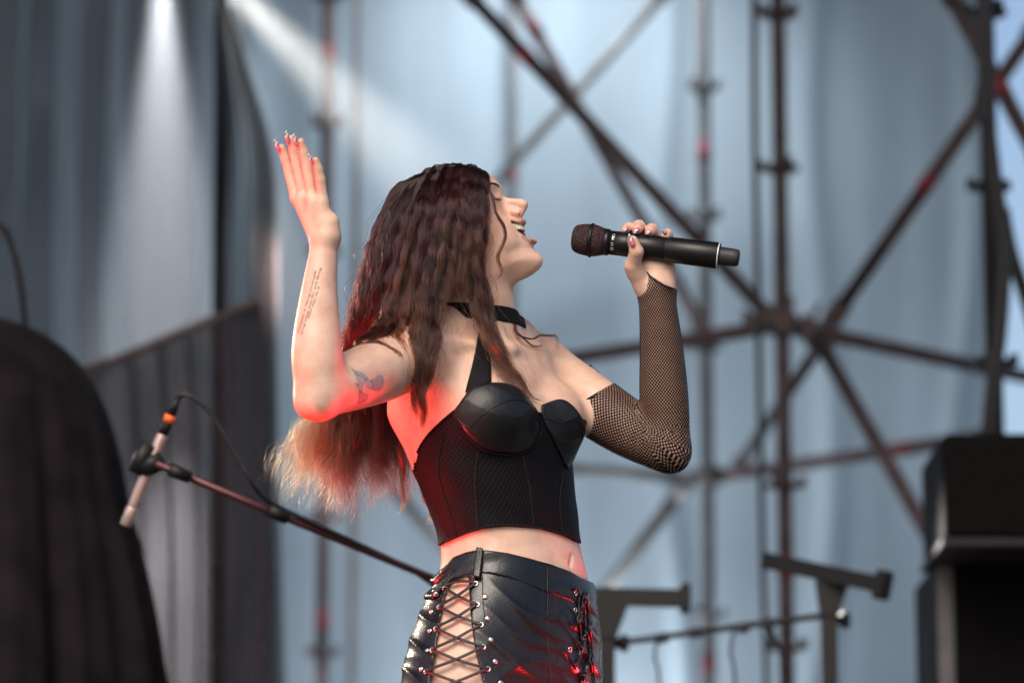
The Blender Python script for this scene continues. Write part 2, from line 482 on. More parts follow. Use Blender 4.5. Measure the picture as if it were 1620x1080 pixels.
# ------------------------------------------------------------------ keyboard stand arms
def arm_stand(label, c0, c1, col_px, col_py, Z, skew):
    root = empty('keyboard_stand', floor_below(W(col_px, col_py, Z)))
    tag(root, label, 'stand', 'bracket stands behind the singer')
    A, B = W(*c0), W(*c1)
    d = (B - A) / np.linalg.norm(B - A); up = np.array([0, 0, 1.0]); s = np.cross(d, up); s /= np.linalg.norm(s); up2 = np.cross(s, d)
    R = np.stack([d, s, up2], 1)
    V, F = box((A + B) / 2, np.linalg.norm(B - A) / 2, 0.022, 0.019, R); child_mesh('arm', V, F, M_blackmetal, root, smooth=False)
    V, F = box(B + d * 0.008, 0.012, 0.026, 0.034, R); o = child_mesh('end_stop', V, F, M_blackmetal, root, smooth=False)
    mm = o.modifiers.new('bevel', 'BEVEL'); mm.width = 0.008; mm.segments = 3
    Cc = W(col_px, col_py, Z); f = floor_below(Cc)
    V, F = box((Cc + f) / 2, 0.018, 0.018, (Cc[2] - f[2]) / 2 - 0.004); child_mesh('column', V, F, M_blackmetal, root, smooth=False)
    V, F = box(f + np.array([0, 0, 0.015]), 0.2, 0.2, 0.014); child_mesh('base_plate', V, F, M_blackmetal, root, smooth=False)
    g = Cc + np.array([0, -0.004, -0.035])
    V = np.array([g + np.array([-0.03 * skew, -0.02, 0.03]), g + np.array([0.05, -0.02, 0.03]), g + np.array([0.02, -0.02, -0.05]), g + np.array([-0.02, -0.02, -0.05])])
    V = np.concatenate([V, V + np.array([0, 0.04, 0])])
    child_mesh('gusset', V, [(0, 1, 2, 3), (7, 6, 5, 4), (0, 4, 5, 1), (1, 5, 6, 2), (2, 6, 7, 3), (3, 7, 4, 0)], M_blackmetal, root, smooth=False)
    kz = W(col_px + 14, col_py + 65, Z)
    child_mesh('clamp_knob', *lathe(kz + np.array([-0.01, 0, 0]), kz + np.array([0.03, 0, 0]), [(0, 0.012), (0.02, 0.014), (0.021, 0.02), (0.036, 0.02), (0.04, 0.014)], 14), M_blackmetal, root)
    return root
ZK = 8.8
arm_stand('black bracket stand close behind the singer\'s right-hand hip', (880, 942, ZK), (1078, 946, ZK), 960, 952, ZK, 1)
arm_stand('black bracket stand before the scaffold, its arm tilted down to the right', (1212, 886, ZK + 0.1), (1392, 924, ZK - 0.1), 1310, 915, ZK, 1)
rod = cable('cross_rod', [W(962, 1018, ZK), W(1040, 1008, ZK), W(1170, 990, ZK), W(1312, 972, ZK)], 0.0075, 'thin black cross rod with taped cables joining the two bracket stands', M_blackmetal, 'rod')
for px, py in ((1048, 1008), (1175, 992), (1100, 1000), (1215, 985)):
    V, F = tube(np.array([W(px - 9, py + 2, ZK), W(px + 9, py - 1, ZK)]), 0.0125, 10)
    child_mesh('tape', V, F, M_cable, rod)
cable('dangling_cable', [W(1040, 1012, ZK), W(1036, 1040, ZK), W(1043, 1080, ZK), W(1048, 1300, ZK), floor_below(W(1048, 1300, ZK)) + np.array([0, 0, 0.006])], 0.0035, 'thin dark cable dangling from the left end of the cross rod')
cable('dangling_cable', [W(1162, 994, ZK), W(1156, 1030, ZK), W(1163, 1080, ZK), W(1166, 1300, ZK), floor_below(W(1166, 1300, ZK)) + np.array([0, 0, 0.006])], 0.0035, 'thin dark cable dangling from the middle of the cross rod')
cable('dangling_cable', [W(1216, 986, ZK), W(1228, 1020, ZK), W(1238, 1050, ZK), W(1240, 1300, ZK), floor_below(W(1240, 1300, ZK)) + np.array([0, 0, 0.006])], 0.006, 'dark cable dangling next to the tilted bracket stand')

# ------------------------------------------------------------------ equipment cases, lower right
ZE = 9.4
def ebox(name, x0, x1, y0, y1, Z, dep, mat, parent, bev=0.01, zf=None):
    a = W(x0, y1, Z); b = W(x1, y0, Z)
    z0 = a[2] if zf is None else zf
    V, F = box(((a[0] + b[0]) / 2, a[1] + dep / 2, (z0 + b[2]) / 2), (b[0] - a[0]) / 2, dep / 2, (b[2] - z0) / 2)
    o = child_mesh(name, V, F, mat, parent, smooth=False)
    m = o.modifiers.new('bevel', 'BEVEL'); m.width = bev; m.segments = 3
    return o
M_case = plain('case_laminate', (0.003, 0.0022, 0.0026), 0.7, var=0.4, scale=40, bump=0.2, spec=0.06)
M_alu = plain('aluminium_edge', (0.09, 0.08, 0.088), 0.6, 0.2, 0.2)
lower = empty('rack_case', floor_below(W(1600, 900, ZE))); tag(lower, 'tall black rack case with aluminium corner edge at the lower right', 'case')
ebox('shell', 1500, 1790, 862, 1900, ZE, 0.5, M_case, lower, zf=0.0)
ebox('corner_edge', 1503, 1530, 866, 1900, ZE - 0.008, 0.03, M_alu, lower, 0.004, zf=0.01)
upper = empty('speaker_cabinet', W(1600, 860, ZE)); tag(upper, 'black cabinet resting on top of the rack case at the right edge', 'cabinet')
ebox('shell', 1494, 1800, 678, 852, ZE - 0.02, 0.5, M_case, upper, 0.02)
ebox('bottom_edge', 1490, 1804, 850, 863, ZE - 0.03, 0.52, plain('purple_grey_edge', (0.022, 0.017, 0.022), 0.6, spec=0.2), upper, 0.004)

# ------------------------------------------------------------------ lamps: moving heads over the stage, added backdrop washes and red floor cans
truss = empty('lighting_truss', W(300, -190, 12.2)); tag(truss, 'black lighting bar above the curtain, out of the picture', 'truss')
child_mesh('bar', *tube(np.array([W(-500, -150, 12.2), W(900, -150, 12.2)]), 0.025, 14), M_blackmetal, truss)
for _px in (-350, 750):
    _h = W(_px, -150, 12.2)
    child_mesh('hanger', *tube(np.array([_h, [_h[0], _h[1], 6.6]]), 0.012, 8), M_blackmetal, truss)
def moving_head(px, py, Z, target, power, cone, blend, label, col=(1, 0.97, 0.9), soft=0.03):
    p = W(px, py, Z); t = np.asarray(target); d = (t - p) / np.linalg.norm(t - p)
    root = empty('moving_head_light', p - d * 0.15); tag(root, label, 'stage light', 'white stage lights')
    child_mesh('head', *lathe(p - d * 0.24, p, [(0, 0.05), (0.03, 0.08), (0.12, 0.085), (0.2, 0.07), (0.235, 0.065)], 20), M_blackmetal, root)
    child_mesh('yoke', *tube(np.array([p - d * 0.14 + np.array([-0.09, 0, 0]), p - d * 0.14 + np.array([-0.09, 0, 0.12]), p - d * 0.14 + np.array([0, 0, 0.17])]), 0.012, 8), M_blackmetal, root)
    hk = p - d * 0.14 + np.array([0, 0, 0.17])                # hung from the added roof or the bar, or standing on the floor
    foot = np.array([hk[0], hk[1], 0.0]) if (px < 0 or py > 0) else np.array([hk[0], hk[1], 6.6])
    child_mesh('pole', *tube(np.array([hk, foot]), 0.014, 8), M_blackmetal, root)
    L = bpy.data.lights.new('beam', 'SPOT'); L.energy = power; L.spot_size = cone; L.spot_blend = blend; L.color = col; L.shadow_soft_size = soft
    o = bpy.data.objects.new('beam', L); scene.collection.objects.link(o); o.location = p + d * 0.02
    o.rotation_euler = Vector(-d).to_track_quat('Z', 'Y').to_euler()
    o.parent = root; o.matrix_parent_inverse = Matrix.Translation(root.location).inverted()
moving_head(256, -70, 12.0, W(262, 700, 13.0), 19000, math.radians(25), 0.9, 'left moving head light on the bar above the picture', (0.92, 0.96, 1.0))
moving_head(322, -62, 12.0, W(640, 250, 11.0), 17000, math.radians(12), 0.9, 'right moving head light on the bar above the picture', (1.0, 0.95, 0.86))
moving_head(338, -62, 12.0, W(430, 330, 11.4), 10000, math.radians(9), 0.8, 'middle moving head light on the bar above the picture', (1.0, 0.93, 0.82))

moving_head(-907, 300, 9.2, W(430, 750, 6.09), 230, math.radians(13), 0.5, 'white back light left of the stage, outside the picture', (1.0, 0.84, 0.62))

moving_head(860, -420, 14.25, W(880, 500, 15.0), 210, math.radians(110), 1.0, 'unseen wash light added above the picture to brighten the backdrop', (0.95, 0.98, 1.0), 0.15)  # added lamp, lifts the centre of the backdrop from above
moving_head(900, 1560, 14.25, W(900, 900, 15.0), 280, math.radians(110), 1.0, 'unseen wash light added below the picture to brighten the backdrop', (0.95, 0.98, 1.0), 0.15)  # added lamp, lifts the lower backdrop from the floor

def floor_can(loc, target, power, col, cone, label):
    p = np.asarray(loc, float); t = np.asarray(target, float); d = (t - p) / np.linalg.norm(t - p)
    root = empty('floor_light', (p[0], p[1], 0.0)); tag(root, label, 'stage light', 'red lights on the stage floor')
    child_mesh('can', *lathe(p - d * 0.16, p, [(0, 0.04), (0.02, 0.075), (0.15, 0.085), (0.155, 0.08)], 20), M_blackmetal, root)
    child_mesh('bracket', *tube(np.array([[p[0] - 0.1, p[1], p[2]], [p[0] - 0.1, p[1], 0.012], [p[0] + 0.1, p[1], 0.012], [p[0] + 0.1, p[1], p[2]]]), 0.008, 8), M_blackmetal, root)
    L = bpy.data.lights.new('lamp', 'SPOT'); L.energy = power; L.spot_size = cone; L.spot_blend = 0.4; L.color = col; L.shadow_soft_size = 0.08
    o = bpy.data.objects.new('lamp', L); scene.collection.objects.link(o); o.location = p + d * 0.01
    o.rotation_euler = Vector(-d).to_track_quat('Z', 'Y').to_euler()
    o.parent = root; o.matrix_parent_inverse = Matrix.Translation(root.location).inverted()
floor_can((-1.75, 0.05, 0.16), (-0.25, -0.15, 1.42), 320, (1.0, 0.035, 0.03), math.radians(50), 'red floor can left of the singer, below the picture')
floor_can((1.25, 0.75, 0.16), (0.14, -0.05, 0.75), 420, (1.0, 0.02, 0.03), math.radians(20), 'red floor can behind the singer\'s right-hand side, below the picture')
floor_can((1.25, -0.5, 0.12), (0.14, -0.12, 0.66), 260, (1.0, 0.02, 0.03), math.radians(16), 'red floor can before the singer\'s right-hand side, below the picture')

# stage smoke that shows the beams
V, F = box((0, 0, 0), 0.5, 0.5, 0.5)
sm = child_mesh('stage_smoke', np.array([(x * 11.0, y * 3.6, z * 7.3) for x, y, z in V]) + np.array([0, W(0, 540, 12.6)[1], 3.75]), F, None, None, smooth=False)
mm = bpy.data.materials.new('thin_smoke'); mm.use_nodes = True; mt = mm.node_tree; mt.nodes.clear()
mo = mt.nodes.new('ShaderNodeOutputMaterial'); pv_ = mt.nodes.new('ShaderNodeVolumePrincipled')
pv_.inputs['Color'].default_value = (0.9, 0.92, 0.95, 1); pv_.inputs['Density'].default_value = 0.008; pv_.inputs['Anisotropy'].default_value = 0.2
mt.links.new(pv_.outputs[0], mo.inputs['Volume']); sm.data.materials.clear(); sm.data.materials.append(mm)
tag(sm, 'thin stage smoke drifting before the backdrop', 'smoke', kind='stuff')
# ------------------------------------------------------------------ distance fields for the singer (mm)
def smin(a, b, k):
    if k <= 0:
        return np.minimum(a, b)
    h = np.maximum(k - np.abs(a - b), 0.0) / k
    return np.minimum(a, b) - h * h * k * 0.25

def smax(a, b, k):
    return -smin(-a, -b, k)

def rc(a, b, ra, rb, k=8.0, flat=None, sub=False):
    """tapered capsule; flat=(axis, factor) squeezes it along an axis"""
    a = np.asarray(a, float); b = np.asarray(b, float)
    if flat is not None:
        n = np.asarray(flat[0], float); n = n / np.linalg.norm(n); fac = flat[1]
    def f(P):
        q = P - a; e = b - a
        if flat is not None:
            q = q + n * ((q @ n)[:, None] * (1 / fac - 1)); e = e + n * ((e @ n) * (1 / fac - 1))
        t = np.clip(q @ e / (e @ e + 1e-9), 0, 1)
        d = np.linalg.norm(q - t[:, None] * e, axis=1) - (ra + (rb - ra) * t)
        return d * (1.0 if flat is None else min(1.0, fac ** 0.5))
    c = (a + b) / 2; R = np.linalg.norm(b - a) / 2 + max(ra, rb) * max(1, flat[1] if flat else 1)
    return (f, c, R, k, sub)

def el(c, axes, r, k=10.0, sub=False):
    c = np.asarray(c, float); A = np.asarray(axes, float); r = np.asarray(r, float)
    def f(P):
        q = (P - c) @ A.T
        k0 = np.linalg.norm(q / r, axis=1); k1 = np.linalg.norm(q / (r * r), axis=1) + 1e-9
        return np.where(k0 < 1e-6, -r.min(), k0 * (k0 - 1.0) / k1)
    return (f, c, r.max(), k, sub)

def limbc(ctrl, k=8.0, n=18, flat=None):
    """limb along a smooth line: rows (px, py, d, radius)"""
    c = np.array([[*Q(*r[:3]), r[3]] for r in ctrl], float)
    n = n + 12
    s = spline(c, n)
    pts, rr = s[:, :3], s[:, 3]
    if flat is not None:
        nn = np.asarray(flat[0], float); nn = nn / np.linalg.norm(nn); g = 1 / flat[1] - 1
        pts = pts + nn * ((pts @ nn)[:, None] * g)
    def f(P):
        if flat is not None:
            P = P + nn * ((P @ nn)[:, None] * g)
        d2 = (pts * pts).sum(1)[None] - 2.0 * (P @ pts.T)
        # nearest surface, not nearest axis point: allow for the radius
        i0 = np.argmin(np.sqrt(np.maximum(d2 + (P * P).sum(1)[:, None], 0)) - rr[None], 1)
        best = np.full(len(P), 1e3)
        for o in (-1, 0):
            i = np.clip(i0 + o, 0, n - 2)
            q = P - pts[i]; e = pts[i + 1] - pts[i]
            t = np.clip((q * e).sum(1) / ((e * e).sum(1) + 1e-9), 0, 1)
            best = np.minimum(best, np.sqrt(((q - t[:, None] * e) ** 2).sum(1)) - (rr[i] + (rr[i + 1] - rr[i]) * t))
        return best
    ce = s[:, :3].mean(0)
    return (f, ce, np.max(np.linalg.norm(s[:, :3] - ce, axis=1)) + rr.max(), k, False)

I3 = np.eye(3)
def sp(c, r, k=8.0, sub=False):
    return el(c, I3, (r, r, r), k, sub)

def eval_prims(prims, P, c=None, rad=None):
    """smooth union of prims in order; with c, rad only those that can matter near that ball"""
    d = np.full(len(P), 1e3)
    for f, pc, R, k, sub in prims:
        if c is not None and np.linalg.norm(pc - c) > R * 1.25 + rad + k + 12:
            continue
        v = f(P)
        d = smax(d, -v, k) if sub else smin(d, v, k)
    return d

def normals_of(field, P, e=1.0):
    g = np.stack([field(P + np.eye(3)[i] * e) - field(P - np.eye(3)[i] * e) for i in range(3)], 1)
    return g / (np.linalg.norm(g, axis=1, keepdims=True) + 1e-9)

def surface(field, lo, hi, h=2.0, nb=16):
    """surface nets on a sparse set of blocks; field(P, centre, radius) -> distance"""
    lo = np.asarray(lo, float); hi = np.asarray(hi, float)
    B = nb * h
    nblk = np.ceil((hi - lo) / B).astype(int)
    dims = nblk * nb + 2
    half = B * math.sqrt(3) / 2
    g1 = np.arange(nb + 1)
    G = np.stack(np.meshgrid(g1, g1, g1, indexing='ij'), -1).reshape(-1, 3)
    idg = lambda ijk: (ijk[..., 0].astype(np.int64) * dims[1] + ijk[..., 1]) * dims[2] + ijk[..., 2]
    VID, VP, QUADS = [], [], []
    cents = lo + (np.stack(np.meshgrid(*[np.arange(n) for n in nblk], indexing='ij'), -1).reshape(-1, 3) + 0.5) * B
    # coarse sieve in batches by super-block
    v = field(cents)
    keep = np.nonzero(np.abs(v) < half * 1.15 + 4)[0]
    for ci in keep:
        c = cents[ci]
        b = np.array(np.unravel_index(ci, nblk)) * nb
        gi = G + b
        D = field(lo + gi * h, c, half).reshape(nb + 1, nb + 1, nb + 1)
        S = D < 0
        if S.all() or not S.any():
            continue
        # cell vertices
        cs = [S[i:nb + i, j:nb + j, k:nb + k] for i in (0, 1) for j in (0, 1) for k in (0, 1)]
        cnt = sum(x.astype(np.int8) for x in cs)
        act = np.argwhere((cnt > 0) & (cnt < 8))
        if len(act):
            acc = np.zeros((len(act), 3)); num = np.zeros(len(act))
            for ax in range(3):
                o1, o2 = [x for x in range(3) if x != ax]
                for u in (0, 1):
                    for w in (0, 1):
                        p = act.copy(); p[:, o1] += u; p[:, o2] += w
                        q = p.copy(); q[:, ax] += 1
                        d0 = D[p[:, 0], p[:, 1], p[:, 2]]; d1 = D[q[:, 0], q[:, 1], q[:, 2]]
                        m = (d0 < 0) != (d1 < 0)
                        t = np.where(m, d0 / np.where(m, d0 - d1, 1.0), 0)
                        pt = p.astype(float); pt[:, ax] += t
                        acc += pt * m[:, None]; num += m
            VID.append(idg(act + b)); VP.append(lo + (acc / num[:, None] + b) * h)
        for ax in range(3):
            o1, o2 = [(1, 2), (2, 0), (0, 1)][ax]
            sl0 = [slice(0, nb)] * 3; sl1 = [slice(0, nb)] * 3; sl1[ax] = slice(1, nb + 1)
            s0 = S[tuple(sl0)]; s1 = S[tuple(sl1)]
            e = np.argwhere(s0 != s1)
            if not len(e):
                continue
            flip = s0[e[:, 0], e[:, 1], e[:, 2]]
            g = e + b
            a1 = np.zeros(3, int); a1[o1] = 1; a2 = np.zeros(3, int); a2[o2] = 1
            q = np.stack([idg(g), idg(g - a1), idg(g - a1 - a2), idg(g - a2)], 1)
            q[~flip] = q[~flip][:, ::-1]
            QUADS.append(q)
    vid = np.concatenate(VID); vp = np.concatenate(VP); quads = np.concatenate(QUADS)
    o = np.argsort(vid); vid = vid[o]; vp = vp[o]
    ix = np.searchsorted(vid, quads.ravel()).clip(0, len(vid) - 1).reshape(quads.shape)
    ok = (vid[ix] == quads).all(1)
    return vp, ix[ok][:, ::-1].copy()

def solid(name, field, lo, hi, h, mat, parent, project=True, colour=None):
    v, f = surface(field, lo, hi, h)
    wv = to_world(v)
    o = child_mesh(name, wv, f, mat, parent)
    if colour is not None:
        col = colour(v)
        at = o.data.color_attributes.new('tint', 'FLOAT_COLOR', 'POINT')
        at.data.foreach_set('color', np.concatenate([col, np.ones((len(col), 1))], 1).astype(np.float32).ravel())
    return o, v, f

def drape(field, xy, d0=-600.0, d1=300.0, off=0.5, start=None):
    """pixel positions -> points lying on a field's surface facing the camera, lifted by off mm"""
    xy = np.asarray(xy, float)
    d = np.full(len(xy), d0) if start is None else np.asarray(start, float).copy()
    for _ in range(90):
        s = 1 + d / FPX
        P = np.stack([(xy[:, 0] - 810) * s, (540 - xy[:, 1]) * s, d], 1)
        v = field(P)
        d = d + np.clip(v, -6, 60) * 0.8
        if np.abs(v).max() < 0.05:
            break
    s = 1 + d / FPX
    P = np.stack([(xy[:, 0] - 810) * s, (540 - xy[:, 1]) * s, d], 1)
    N = normals_of(field, P)
    return P + N * off, N, d

# ---- body plan -----------------------------------------------------------------------------
YAW = math.radians(40)
LFT = np.array([math.sin(YAW), 0, math.cos(YAW)])       # towards her left
FRT = np.array([math.cos(YAW), 0, -math.sin(YAW)])      # where her chest faces

LOFT = np.array([
    # py   cx   cd   half-width half-thick
    (520, 766, 14, 70, 52), (545, 764, 10, 118, 72), (580, 763, 5, 140, 90), (630, 766, 0, 145, 100),
    (690, 772, -10, 143, 104), (740, 780, -20, 137, 101), (800, 795, -32, 124, 95), (850, 806, -42, 118, 91),
    (900, 813, -54, 126, 95), (950, 808, -64, 146, 103), (1000, 800, -74, 162, 110), (1050, 795, -84, 171, 114),
    (1100, 792, -94, 172, 114), (1160, 790, -104, 168, 110)], float)
_ly = np.array([(540 - r[0]) * (1 + r[2] / FPX) for r in LOFT])[::-1]
_lx = np.array([(r[1] - 810) * (1 + r[2] / FPX) for r in LOFT])[::-1]
_ld = LOFT[::-1, 2]; _lw = LOFT[::-1, 3]; _lt = LOFT[::-1, 4]
_yy = np.linspace(_ly[0], _ly[-1], 400)
def _sm(v):
    a = np.interp(_yy, _ly, v)
    kern = np.hanning(41); kern /= kern.sum()
    return np.convolve(np.pad(a, 20, mode='edge'), kern, 'valid')
_sx, _sd_, _sw, _st = _sm(_lx), _sm(_ld), _sm(_lw), _sm(_lt)

def torso_f(P):
    y = np.clip(P[:, 1], _yy[0], _yy[-1])
    cx = np.interp(y, _yy, _sx); cd = np.interp(y, _yy, _sd_); w = np.interp(y, _yy, _sw); t = np.interp(y, _yy, _st)
    qx = P[:, 0] - cx; qz = P[:, 2] - cd
    u = qx * LFT[0] + qz * LFT[2]; v = qx * FRT[0] + qz * FRT[2]
    e = 2.25
    k = (np.abs(u / w) ** e + np.abs(v / t) ** e) ** (1 / e)
    d = (k - 1) * np.minimum(w, t) * 0.98
    over = np.maximum(np.maximum(P[:, 1] - (_yy[-1]), _yy[0] - P[:, 1]), 0)
    return np.where(over > 0, np.sqrt(np.maximum(d, 0) ** 2 + over ** 2) + np.minimum(d, 0) * (over <= 0), d)

def torso_at(py):
    i = np.interp((540 - py), _yy, np.arange(400)); i = int(round(i))
    return np.array([_sx[i], _yy[i], _sd_[i]]), _sw[i], _st[i]

TORSO = (torso_f, Q(790, 850, -40), 380.0, 0.0, False)

# head frame: f forward (out of the face), u up the skull, s towards the camera
HO = Q(733, 375, 12)
HF = np.array([0.860, 0.500, -0.15]); HF /= np.linalg.norm(HF)
HS = np.array([-0.16, 0.17, -1.0]); HS -= HF * (HS @ HF); HS /= np.linalg.norm(HS)
HU = np.cross(HS, HF); HU *= np.sign(HU @ np.array([-0.5, 0.866, 0]))
HAX = np.stack([HF, HU, HS])
def H(f, u, s=0.0):
    return HO + HF * f + HU * u + HS * s
def HAXR(deg):
    """head axes pitched by deg about the side axis"""
    a = math.radians(deg); c, s_ = math.cos(a), math.sin(a)
    return np.stack([HF * c + HU * s_, HU * c - HF * s_, HS])

RSH = Q(652, 566, -112); REL = Q(507, 622, -325); RWR = Q(513, 392, -292)
LSH = Q(866, 590, 105); LEL = Q(1056, 706, 12); LWR = Q(1040, 458, 4)

PROFILE = np.array([(40, 98), (58, 86), (72, 71), (83, 56), (87.5, 44), (85, 32), (80, 22), (78, 8), (79, -6), (85, -16), (91, -21), (94.5, -27),
    (94, -36), (92, -46), (92, -56), (93.5, -63), (90, -72), (90, -78), (95, -88), (96, -97), (91, -106), (80, -111), (62, -112), (42, -108),
    (20, -100), (-20, -80), (-60, -40), (-80, 40), (-30, 95)], float)
_pp = spline(np.vstack([PROFILE, PROFILE[:1]]), 90)[:-1]
def _profile_exact(f, u):
    p = np.stack([f, u], 1)
    best = np.full(len(p), 1e9); ins = np.zeros(len(p), bool)
    for i in range(len(_pp)):
        a, b_ = _pp[i], _pp[(i + 1) % len(_pp)]
        e = b_ - a; q = p - a
        t = np.clip(q @ e / (e @ e), 0, 1)
        best = np.minimum(best, ((q - t[:, None] * e) ** 2).sum(1))
        cr = (a[1] > u) != (b_[1] > u)
        if a[1] != b_[1]:
            ins ^= cr & (f < (b_[0] - a[0]) * (u - a[1]) / (b_[1] - a[1]) + a[0])
    return np.sqrt(best) * np.where(ins, -1, 1)
_gf, _gu = np.meshgrid(np.arange(-150, 171.0), np.arange(-180, 171.0), indexing='ij')
_pg = _profile_exact(_gf.ravel(), _gu.ravel()).reshape(_gf.shape)
def profile_f(f, u):
    x = np.clip(f + 150, 0, 319.999); y = np.clip(u + 180, 0, 349.999)
    i = x.astype(int); j = y.astype(int); a = x - i; b_ = y - j
    over = np.maximum(np.abs(f - 10) - 160, 0) + np.maximum(np.abs(u + 5) - 175, 0)
    return _pg[i, j] * (1 - a) * (1 - b_) + _pg[i + 1, j] * a * (1 - b_) + _pg[i, j + 1] * (1 - a) * b_ + _pg[i + 1, j + 1] * a * b_ + over
_wu = np.array([-115, -100, -85, -60, -30, 0, 30, 60, 95], float)
_ww = np.array([20, 30, 39, 48, 55, 60, 62, 58, 40], float)
_cc = np.array([0.016, 0.0150, 0.0135, 0.0105, 0.0085, 0.0075, 0.0062, 0.0055, 0.006], float)
def face_f(P):
    q = (P - HO) @ HAX.T
    f, u, s_ = q[:, 0], q[:, 1], q[:, 2]
    c = np.interp(u, _wu, _cc)
    # the jaw line climbs towards the ear away from the middle
    d = profile_f(f + c * s_ * s_, u - np.maximum(np.abs(s_) - 12, 0) * np.interp(u, [-120, -70, -30], [0.55, 0.25, 0]))
    w = np.interp(u, _wu, _ww) - np.maximum(f - 10, 0) * np.interp(u, [-100, -50, 0, 40], [0.15, 0.1, 0.02, 0.0])
    return smax(d * 0.92, (np.abs(s_) - w) * 0.9, 26)
FACE = (face_f, H(10, -5), 140.0, 18, False)
head = [
    el(H(-8, 44), HAX, (94, 72, 71), 0),
    FACE,
    el(H(52, -10, 36), HAX, (20, 20, 18), 16), el(H(52, -10, -36), HAX, (20, 20, 18), 16),   # cheekbones
    el(H(62, -38, 29), HAX, (18, 22, 14), 14), el(H(62, -38, -29), HAX, (18, 22, 14), 14),   # cheeks
    rc(H(79, 43, 12), H(68, 45, 38), 6, 5, 10), rc(H(79, 43, -12), H(68, 45, -38), 6, 5, 10),  # brow
    el(H(85, 28, 31), HAX, (8, 8, 14), 8, True), el(H(85, 28, -31), HAX, (8, 8, 14), 8, True),   # eye hollows
    el(H(68, 25, 31), HAX, (12.5, 10, 14), 5), el(H(68, 25, -31), HAX, (12.5, 10, 14), 5),       # closed lids over the eyes
    rc(H(83, 18), H(106.5, 1), 6, 6, 8),                      # nose ridge
    rc(H(74, 4), H(92, -8), 11, 8, 9),                          # nose body
    el(H(109, -4.5), HAX, (7.8, 7.2, 7.4), 5),                  # tip
    el(H(94.5, -11, 9.5), HAXR(-32), (9, 5.6, 5.0), 4), el(H(94.5, -11, -9.5), HAXR(-32), (9, 5.6, 5.0), 4),
    rc(H(106, -11), H(88, -19), 4.2, 6, 4),                     # columella
]
NECK = [
    rc(H(-18, -60), Q(766, 545, 18), 50, 54, 26),
    rc(H(6, -84), Q(786, 530, -6), 32, 30, 24),
    rc(Q(752, 478, 22), RSH + np.array([22, 16, 6]), 34, 30, 36),            # trapezius
    rc(Q(758, 488, 30), LSH + np.array([-14, 22, 0]), 34, 32, 34),
    rc(Q(770, 486, -32), Q(803, 545, -58), 5, 5, 12),                        # neck tendon
    rc(Q(804, 552, -60), Q(700, 540, -116), 4, 5, 18),                       # collarbone near
    rc(Q(812, 553, -56), Q(866, 566, 58), 4, 5, 18),
]
MOUTH = [
    rc(H(104, -47, 0), H(70, -43, 0), 14, 15, 2.5, sub=True),
    rc(H(100, -47, 10), H(84, -29, 30), 13, 4, 2.5, sub=True), rc(H(100, -47, -10), H(84, -29, -30), 13, 4, 2.5, sub=True),
    rc(H(84, -45, 0), H(55, -48, 0), 17, 16, 3, sub=True),
    rc(H(100, -47, 14), H(90, -42, 26), 9, 6, 2.5, sub=True), rc(H(100, -47, -14), H(90, -42, -26), 9, 6, 2.5, sub=True),
]
LIPS = [p for sg in (1, -1) for p in (
    rc(H(96.5, -28, 0), H(94, -27, 11 * sg), 3.6, 3.3, 3), rc(H(94, -27, 11 * sg), H(80, -23, 28 * sg), 3.3, 1.8, 3),
    rc(H(96.5, -65, 0), H(93.5, -63, 12 * sg), 3.6, 3.0, 3), rc(H(93.5, -63, 12 * sg), H(86, -53, 24 * sg), 3.0, 2.2, 3),
    rc(H(86, -53, 24 * sg), H(79, -32, 30 * sg), 2.2, 1.6, 3))]
FACECUT = [
    el(H(101, -14.5, 7.6), HAXR(-32), (6.0, 2.6, 3.0), 1.5, True), el(H(101, -14.5, -7.6), HAXR(-32), (6.0, 2.6, 3.0), 1.5, True),
    rc(H(93, -4, 17.5), H(85, -15, 17), 2.0, 1.8, 3, sub=True),              # crease beside the nostril
    rc(H(82.5, 20, 24), H(75, 21, 40), 0.9, 0.9, 1.5, sub=True),            # closed eyelid line
]
EAR = [el(H(-4, 2, 70), HAXR(15), (16, 29, 6), 3)]

def chain(pts, rad, k=10, flat=None):
    return [rc(pts[i], pts[i + 1], rad[i], rad[i + 1], k if i else k, flat) for i in range(len(pts) - 1)]

RARM = [
    limbc([(668, 560, -95, 46), (640, 568, -130, 50), (600, 586, -188, 49), (552, 604, -260, 44), (520, 617, -308, 38), (506, 624, -325, 34)], 10, 16),
    el(Q(499, 637, -332), I3, (30, 26, 30), 16),
    limbc([(507, 622, -325, 34), (503, 590, -326, 37.5), (501, 555, -322, 37.5), (502, 510, -312, 33), (506, 450, -302, 26), (510, 415, -296, 22.5), (512, 392, -292, 20.5), (514, 376, -290, 20)], 16, 20),
]
_hn = np.array([0.80, 0.1, 0.6])
RHAND = [
    rc(Q(514, 378, -288), Q(482, 318, -262), 20, 11, 10), rc(Q(516, 376, -290), Q(494, 316, -278), 20, 12, 8),
    rc(Q(519, 374, -294), Q(508, 322, -292), 17, 11, 8), rc(Q(522, 370, -296), Q(524, 350, -296), 13, 12, 9),
    rc(Q(508, 376, -282), Q(471, 314, -248), 17, 10, 10),
]
RFING = [
    ([(469, 313, -247), (459, 274, -238), (452, 251, -238), (445.5, 234, -240)], (9.3, 8.6, 7.6, 6.2)),
    ([(481, 311, -262), (471, 262, -254), (465, 238, -254), (461, 220, -257)], (9.6, 8.8, 7.8, 6.2)),
    ([(495, 314, -278), (487, 266, -274), (481, 242, -275), (476, 225, -278)], (9.4, 8.4, 7.6, 6.2)),
    ([(511, 320, -292), (507, 285, -294), (503, 267, -296), (499, 254, -299)], (8.4, 7.6, 6.8, 5.6)),
    ([(503, 366, -262), (490, 338, -228), (484, 314, -206), (480, 296, -196)], (15, 12, 10, 8)),
]
